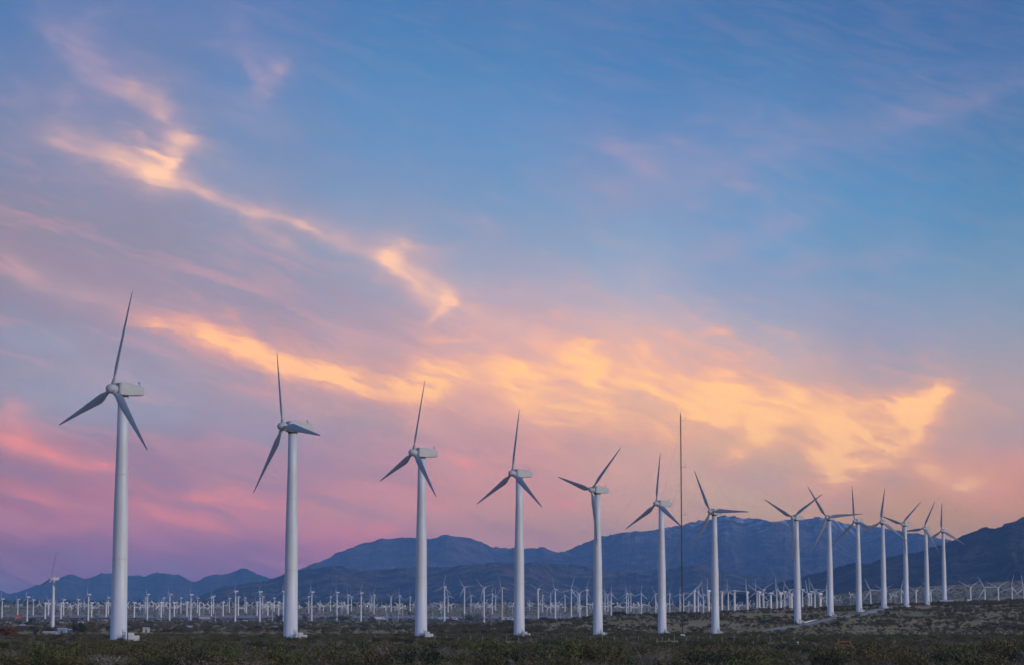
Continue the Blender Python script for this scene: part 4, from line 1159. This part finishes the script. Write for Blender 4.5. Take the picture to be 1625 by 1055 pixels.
marker(1265.5, 330, M['truckwhite'], M['truckwhite'], 'plain white marker post in the brush below the eighth tall turbine')
marker(893, 330, M['truckwhite'], M['seam'], 'small pale marker post between the fourth and fifth tall turbines', 0.1)
# water tank on the right hill, fallen pipe by the eighth tower
p = on_ground(1537.5, 1780)
r = bpy.data.objects.new('water_tank', None); link(r); r.location = p
tag(r, 'small white water tank on the right-hand rise', 'water tank')
b = MB(); b.lathe([(1.3, -0.3), (1.3, 2.2), (1.2, 2.35), (0.02, 2.6)], 18); obj('tank', b.mesh('tank', M['truckwhite'], True), r)
b = MB(); b.lathe([(0.3, 2.5), (0.3, 2.75), (0.02, 2.8)], 10); obj('hatch', b.mesh('hatch', M['steel']), r)
p0, p1 = on_ground(1277, 1160), on_ground(1296, 1190)
b = MB(); b.tube(p0 + Vector((0, 0, .5)), p1 + Vector((0, 0, .5)), 0.38, 0.22, 10)
tag(obj('pipe', b.mesh('spar', M['truckwhite'], True)), 'long white pipe lying beside the eighth tall turbine', 'pipe')
p = on_ground(1501, 1690)
house(1503, 1690, 9, 4, 1.6, mat('rust_red_wall', (.20, .07, .06), .7), M['rooftin'], 'low rust-red shed at the foot of the last tall turbine')

# ------------------------------------------------------------------ vegetation
def leafmat(name, a, b_, rough=0.7, sc=1.3):
    m = mat(name, a, rough, b_, sc, (0.3, 0.7), spec=0.2, detail=2.0)
    return m
LEAF = [leafmat('creosote_olive', (.085, .074, .032), (.150, .128, .058)), leafmat('creosote_green', (.075, .094, .030), (.130, .145, .048)),
        leafmat('brittle_brown', (.120, .088, .062), (.19, .145, .10)), leafmat('sage_grey', (.17, .16, .12), (.25, .235, .18)),
        leafmat('rust_brown', (.12, .055, .038), (.18, .085, .055)), leafmat('dark_green', (.030, .040, .024), (.050, .060, .034))]
TWIG = mat('dark_twigs', (.12, .092, .072), .9, (.17, .135, .10), 3.0)
DEAD = mat('bleached_twigs', (.25, .215, .19), .9, (.17, .145, .125), 3.0)
def stems(b, rnd, n, r_, h_, thick, spread=1.0, fork=2, mi=0):
    tips = []
    for k in range(n):
        t = rnd.uniform(0, 2 * math.pi); s = rnd.uniform(0.25, 1.0) * spread
        p = Vector((rnd.uniform(-.15, .15) * r_, rnd.uniform(-.15, .15) * r_, -0.1))
        q = p + Vector((math.cos(t) * r_ * .45 * s, math.sin(t) * r_ * .45 * s, h_ * rnd.uniform(.4, .6)))
        b.tube(p, q, thick, thick * .7, 3, mi, False)
        for j in range(fork):
            t2 = t + rnd.uniform(-.9, .9)
            e = q + Vector((math.cos(t2) * r_ * .5 * s, math.sin(t2) * r_ * .5 * s, h_ * rnd.uniform(.25, .5)))
            b.tube(q, e, thick * .65, thick * .3, 3, mi, False); tips.append(e)
            for jj in range(fork):
                t3 = t2 + rnd.uniform(-1.2, 1.2)
                e2 = e + Vector((math.cos(t3) * r_ * .25, math.sin(t3) * r_ * .25, h_ * rnd.uniform(-.02, .25)))
                b.tube(q.lerp(e, rnd.uniform(.4, 1)), e2, thick * .4, thick * .2, 3, mi, False); tips.append(e2)
    return tips
def leaves(b, rnd, tips, n, r_, h_, size, mi=0):
    """small leaf-spray faces clustered round the twig tips"""
    for k in range(n):
        if tips and rnd.random() < 0.8:
            c = rnd.choice(tips) + Vector((rnd.gauss(0, .10 * r_), rnd.gauss(0, .10 * r_), rnd.gauss(0, .09 * h_)))
        else:
            t = rnd.uniform(0, 6.28); q = r_ * math.sqrt(rnd.random()) * .9
            c = Vector((q * math.cos(t), q * math.sin(t), h_ * rnd.uniform(.15, .95) * (1 - .35 * (q / r_) ** 2)))
        if c.z < .03: c.z = .03
        d = Vector((rnd.gauss(0, 1), rnd.gauss(0, 1), rnd.gauss(.5, .8))).normalized()
        u = d.orthogonal().normalized()
        u = Matrix.Rotation(rnd.uniform(0, 6.28), 3, d) @ u
        L = size * rnd.uniform(.7, 1.5); w_ = L * rnd.uniform(.35, .6)
        b.add([c, c + d * L * .5 + u * w_ * .5, c + d * L, c + d * L * .5 - u * w_ * .5], [(0, 1, 2, 3)], mi)
SHR = []                     # (foliage mesh or None, stems mesh, joined mesh, kind)
rs = random.Random(21)
def make_shrub(li, nst, nlf, r_, h_, size, twig, kind, thick=.018, spread=1.0):
    b1 = MB(); tips = stems(b1, rs, nst, r_, h_, thick, spread)
    b2 = MB(); leaves(b2, rs, tips, nlf, r_, h_, size)
    st = b1.mesh('stems', twig); lf = b2.mesh('foliage', LEAF[li]) if nlf else None
    j = MB(); j.add(b2.v, b2.f, 0); j.add(b1.v, b1.f, 1)
    jm = j.mesh('shrub', [LEAF[li], twig])
    SHR.append((lf, st, jm, kind))
make_shrub(0, 12, 900, .95, 1.25, .115, TWIG, 'olive')
make_shrub(0, 14, 1050, 1.15, 1.15, .12, TWIG, 'olive')
make_shrub(1, 12, 950, .9, 1.15, .115, TWIG, 'green')
make_shrub(1, 10, 800, .75, .95, .11, TWIG, 'green')
make_shrub(2, 14, 620, .9, 1.0, .10, DEAD, 'brown')
make_shrub(3, 12, 340, .65, .65, .13, DEAD, 'grey')
make_shrub(2, 26, 60, 1.0, 1.3, .10, DEAD, 'bare', .022, 1.1)
make_shrub(3, 22, 40, .95, 1.1, .10, DEAD, 'bare', .026, 1.2)
make_shrub(5, 12, 900, 1.0, 1.2, .12, TWIG, 'dark')
KINDTXT = {'olive': 'olive creosote bush', 'green': 'bright green low bush', 'brown': 'brown dry bush', 'grey': 'low grey sage bush', 'bare': 'bleached leafless bush with pale twigs', 'dark': 'dark green bush'}
WT = np.array([.22, .17, .08, .05, .13, .07, .12, .10, .12]); WT = WT / WT.sum()
AZ0, AZ1 = rad(-13.2), rad(13.2)
# ~260 individual bushes: those that show largest along the bottom of the photo
rr_ = np.random.default_rng(5)
near = []
tries = 0
while len(near) < 260 and tries < 60000:
    tries += 1
    d = math.sqrt(rr_.uniform(122 ** 2, 190 ** 2)); a = rr_.uniform(rad(-11.6), rad(11.6))
    x, y = d * math.sin(a), d * math.cos(a)
    if all((x - q[0]) ** 2 + (y - q[1]) ** 2 > 2.6 for q in near): near.append((x, y))
for x, y in near:
    k = int(rr_.choice(len(SHR), p=WT)); lf, st, jm, kind = SHR[k]
    s = float(min(max(rr_.lognormal(-.08, .27), .5), 1.5))
    r = bpy.data.objects.new('desert_bush', None); link(r)
    r.location = (x, y, h1(x, y)); r.rotation_euler = (0, 0, float(rr_.uniform(0, 6.28))); r.scale = (s, s, s * float(rr_.uniform(.85, 1.12)))
    tag(r, KINDTXT[kind] + ' in the brush along the bottom of the photo', 'bush', 'foreground desert bushes, ' + kind)
    obj('foliage', lf, r); obj('stems', st, r)

# the rest of the brush cannot be counted: one mass, scattered over plain and rise
protos = bpy.data.collections.new('brush_kinds')
for i, (lf, st, jm, kind) in enumerate(SHR):
    protos.objects.link(bpy.data.objects.new('brush_kind', jm))
def scatter_points(n, d0, d1, a0=AZ0, a1=AZ1, power=2.0, clump=0.0, lo=.6, hi=1.15):
    u = rr_.random(n)
    d = (d0 ** power + u * (d1 ** power - d0 ** power)) ** (1 / power)
    a = rr_.uniform(a0, a1, n)
    x = d * np.sin(a); y = d * np.cos(a)
    if clump:
        keep = fbm(x / 9.0, y / 9.0, 3) + 0.35 * (fbm(x / 70.0, y / 70.0, 2) - .5) > clump
        x, y = x[keep], y[keep]
    s = np.clip(rr_.lognormal(math.log((lo + hi) / 2), .30, len(x)), lo * .7, hi * 1.35)
    return x, y, s
sets = [scatter_points(3300, 122, 330, clump=.44, lo=.5, hi=.95), scatter_points(5600, 330, 430, clump=.42, lo=.4, hi=.8), scatter_points(11000, 430, 620, clump=.42, lo=.28, hi=.55), scatter_points(15000, 620, 1020, clump=.43, lo=.32, hi=.62),
        scatter_points(30000, 1000, 2050, rad(-2), AZ1, clump=.505, lo=.5, hi=1.05), scatter_points(6500, 1000, 3200, AZ0, rad(1), clump=.46, lo=.9, hi=1.7),
        scatter_points(9000, 2900, 7000, rad(5.5), AZ1, clump=.42, lo=1.1, hi=2.2), scatter_points(7000, 3100, 5600, AZ0, rad(6), clump=.44, lo=.9, hi=1.6),
        scatter_points(320, 14, 112, rad(-40), rad(40), lo=.3, hi=.5)]
bx_ = np.concatenate([s[0] for s in sets]); by_ = np.concatenate([s[1] for s in sets]); bs_ = np.concatenate([s[2] for s in sets])
# keep the tower pads, the road and the clearings open
keep = np.ones(len(bx_), bool)
for (bx, by, d, hd, ph) in BIGROW:
    p = at(bx, by, d); keep &= (bx_ - p.x) ** 2 + (by_ - p.y) ** 2 > (4.5 if d < 1100 else 11) ** 2
rp = []
for a, c in zip(road_line[:-1], road_line[1:]):
    for k in range(30): rp.append(a.lerp(c, k / 30))
for p in rp: keep &= (bx_ - p.x) ** 2 + (by_ - p.y) ** 2 > 5.5 ** 2
nearA = np.array(near)
inner = np.hypot(bx_, by_) < 182
idx = np.where(inner)[0]
for i in idx:
    if ((nearA[:, 0] - bx_[i]) ** 2 + (nearA[:, 1] - by_[i]) ** 2).min() < 1.0: keep[i] = False
bx_, by_, bs_ = bx_[keep], by_[keep], bs_[keep]
pts = np.stack([bx_, by_, H(bx_, by_) - 0.03], 1)
def scatter_object(name, pts, scl, kinds, coll, label, cat):
    me = bpy.data.meshes.new(name)
    me.vertices.add(len(pts)); me.vertices.foreach_set('co', pts.astype(np.float32).ravel())
    at_ = me.attributes.new('size', 'FLOAT', 'POINT'); at_.data.foreach_set('value', scl.astype(np.float32))
    at_ = me.attributes.new('turn', 'FLOAT', 'POINT'); at_.data.foreach_set('value', rr_.uniform(0, 6.28, len(pts)).astype(np.float32))
    at_ = me.attributes.new('pick', 'INT', 'POINT'); at_.data.foreach_set('value', np.asarray(kinds).astype(np.int32))
    o = obj(name, me)
    ng = bpy.data.node_groups.new(name + '_scatter', 'GeometryNodeTree')
    ng.interface.new_socket('Geometry', in_out='INPUT', socket_type='NodeSocketGeometry')
    ng.interface.new_socket('Geometry', in_out='OUTPUT', socket_type='NodeSocketGeometry')
    N = NB(ng)
    gi = N.n('NodeGroupInput'); go = N.n('NodeGroupOutput')
    ci = N.n('GeometryNodeCollectionInfo'); ci.inputs['Collection'].default_value = coll
    ci.inputs['Separate Children'].default_value = True; ci.inputs['Reset Children'].default_value = True
    ip = N.n('GeometryNodeInstanceOnPoints')
    def attr(nm, ty):
        a = N.n('GeometryNodeInputNamedAttribute', data_type=ty); a.inputs['Name'].default_value = nm; return a.outputs['Attribute']
    N.put(ip.inputs['Points'], gi.outputs[0]); N.put(ip.inputs['Instance'], ci.outputs[0])
    ip.inputs['Pick Instance'].default_value = True
    N.put(ip.inputs['Instance Index'], attr('pick', 'INT'))
    cx = N.n('ShaderNodeCombineXYZ'); N.put(cx.inputs[2], attr('turn', 'FLOAT')); N.put(ip.inputs['Rotation'], cx.outputs[0])
    N.put(ip.inputs['Scale'], attr('size', 'FLOAT'))
    N.put(go.inputs[0], ip.outputs[0])
    md = o.modifiers.new('scatter', 'NODES'); md.node_group = ng
    o['kind'] = 'stuff'; o['label'] = label; o['category'] = cat
    return o
pick = rr_.choice(len(SHR), len(pts), p=WT)
gp = fbm(bx_ / 28.0 + 40, by_ / 40.0, 3)
pick = np.where((gp > .60) & (rr_.random(len(pts)) < .6), rr_.integers(2, 4, len(pts)), pick)
pick = np.where((gp < .40) & (rr_.random(len(pts)) < .55), rr_.choice([4, 6, 7], len(pts)), pick)
pick = np.where((np.hypot(bx_, by_) > 1000) & (rr_.random(len(pts)) < .6), rr_.choice([0, 1, 1, 8], len(pts)), pick)
scatter_object('brush', pts, bs_, pick, protos, 'low desert brush covering the plain and the rise', 'brush')

# trees that stand out one by one
def make_tree(seed, w_, h_, li, n=1500, trunk=.2):
    rnd = random.Random(seed)
    b1 = MB(); tips = []
    b1.tube((0, 0, -.4), (0.05, 0, h_ * .3), trunk, trunk * .7, 7)
    for k in range(11):
        t = rnd.uniform(0, 6.28); e = Vector((math.cos(t) * w_ * rnd.uniform(.15, .42), math.sin(t) * w_ * rnd.uniform(.15, .42), h_ * rnd.uniform(.45, .9)))
        b1.tube((0, 0, h_ * rnd.uniform(.08, .28)), e, trunk * .45, trunk * .12, 5, 0, False); tips.append(e)
    b2 = MB()
    for k in range(n):
        c = rnd.choice(tips)
        q = Vector((rnd.gauss(0, 1), rnd.gauss(0, 1), rnd.gauss(0, 1))).normalized() * rnd.random() ** .4
        c = c + Vector((q.x * w_ * .2, q.y * w_ * .2, q.z * h_ * .22))
        c.z = max(c.z, .1)
        d = Vector((rnd.gauss(0, 1), rnd.gauss(0, 1), rnd.gauss(0, 1))).normalized(); u = d.orthogonal().normalized()
        L = rnd.uniform(.25, .55) * (w_ / 6) ** .5; 
        b2.add([c, c + d * L * .5 + u * L * .3, c + d * L, c + d * L * .5 - u * L * .3], [(0, 1, 2, 3)])
    return b1.mesh('trunk', TWIG), b2.mesh('crown', LEAF[li])
for i, (px, d, w_px, h_px, li, lab) in enumerate([
    (125, 1000, 23, 19, 5, 'round dark tree beside the pale blue shed'), (235, 1650, 19, 13, 5, 'round dark tree just right of the nearest tall turbine'), (52, 2450, 13, 11, 5, 'small dark tree between the billboard and the lone turbine'),
    (540, 2900, 42, 11, 5, 'wide low dark tree clump right of the second tall turbine'), (750, 2850, 40, 13, 5, 'wide dark tree behind the thin utility pole'), (443, 2950, 17, 11, 5, 'dark tree touching the second tall turbine tower'),
    (483, 3000, 9, 13, 5, 'narrow dark tree just right of the second tall turbine'), (510, 3000, 18, 9, 0, 'low olive tree left of the wide dark clump'), (591, 3000, 11, 9, 5, 'small round dark tree left of the white semi truck'),
    (978, 1430, 12, 9, 5, 'left of two small dark bushes on the crest of the rise'), (990, 1440, 10, 8, 5, 'right of two small dark bushes on the crest of the rise'),
    (150, 1300, 30, 20, 2, 'bare brown thicket left of the nearest tall turbine'), (225, 1350, 30, 18, 2, 'bare brown thicket right of the nearest tall turbine'), (262, 1420, 30, 15, 2, 'low brown thicket right of the grey shed'),
    (178, 1500, 26, 16, 2, 'brown thicket behind the nearest tall turbine'), (64, 2300, 12, 8, 2, 'small brown tree left of the lone slender turbine'), (12, 620, 34, 22, 4, 'rust-brown bushy tree at the left edge of the photo'),
    (4, 2700, 16, 10, 2, 'brown tree under the billboard at the left edge'), (505, 1500, 20, 7, 2, 'low brown thicket between the second and third tall turbines')]):
    p = on_ground(px, d)
    w_ = w_px * d / F; h_ = h_px * d / F
    tr, cr = make_tree(100 + i, w_, h_, li, 1400 if li != 2 else 700, .05 * h_ + .05)
    r = bpy.data.objects.new('desert_tree', None); link(r); r.location = p
    tag(r, lab, 'tree', 'trees that stand out in the brush')
    obj('trunk', tr, r); obj('crown', cr, r)
# the dark belt of trees beyond the lattice turbines
tkinds = bpy.data.collections.new('belt_kinds')
for k in range(3):
    tr, cr = make_tree(300 + k, 9, 7 + k, 5, 260, .3)
    tkinds.objects.link(bpy.data.objects.new('belt_kind', cr))
u = rr_.random(5200); d = 5600 + 2100 * u; a = rr_.uniform(rad(-13), rad(6.5), len(u))
x = d * np.sin(a); y = d * np.cos(a)
k_ = fbm(x / 300.0, y / 120.0, 3) > .44
x, y = x[k_], y[k_]
scatter_object('treeline', np.stack([x, y, H(x, y)], 1), rr_.uniform(.8, 1.6, len(x)), rr_.integers(0, 3, len(x)), tkinds, 'dark belt of trees at the foot of the mountains', 'trees')

# ------------------------------------------------------------------ haze
b = MB(); b.box((-HAZE_R, -HAZE_R, -2.0), (HAZE_R, HAZE_R + 1500, HAZE_TOP))
hm = bpy.data.materials.new('haze_air'); hm.use_nodes = True
ht = hm.node_tree
ht.nodes.clear()
ho = ht.nodes.new('ShaderNodeOutputMaterial')
hv = ht.nodes.new('ShaderNodeVolumePrincipled')
hv.inputs['Color'].default_value = (*HAZE_COL, 1)
hv.inputs['Density'].default_value = HAZE_DENSITY
hv.inputs['Anisotropy'].default_value = 0.0
ht.links.new(hv.outputs[0], ho.inputs['Volume'])
hz_o = obj('haze', b.mesh('haze', hm)); hz_o['kind'] = 'stuff'
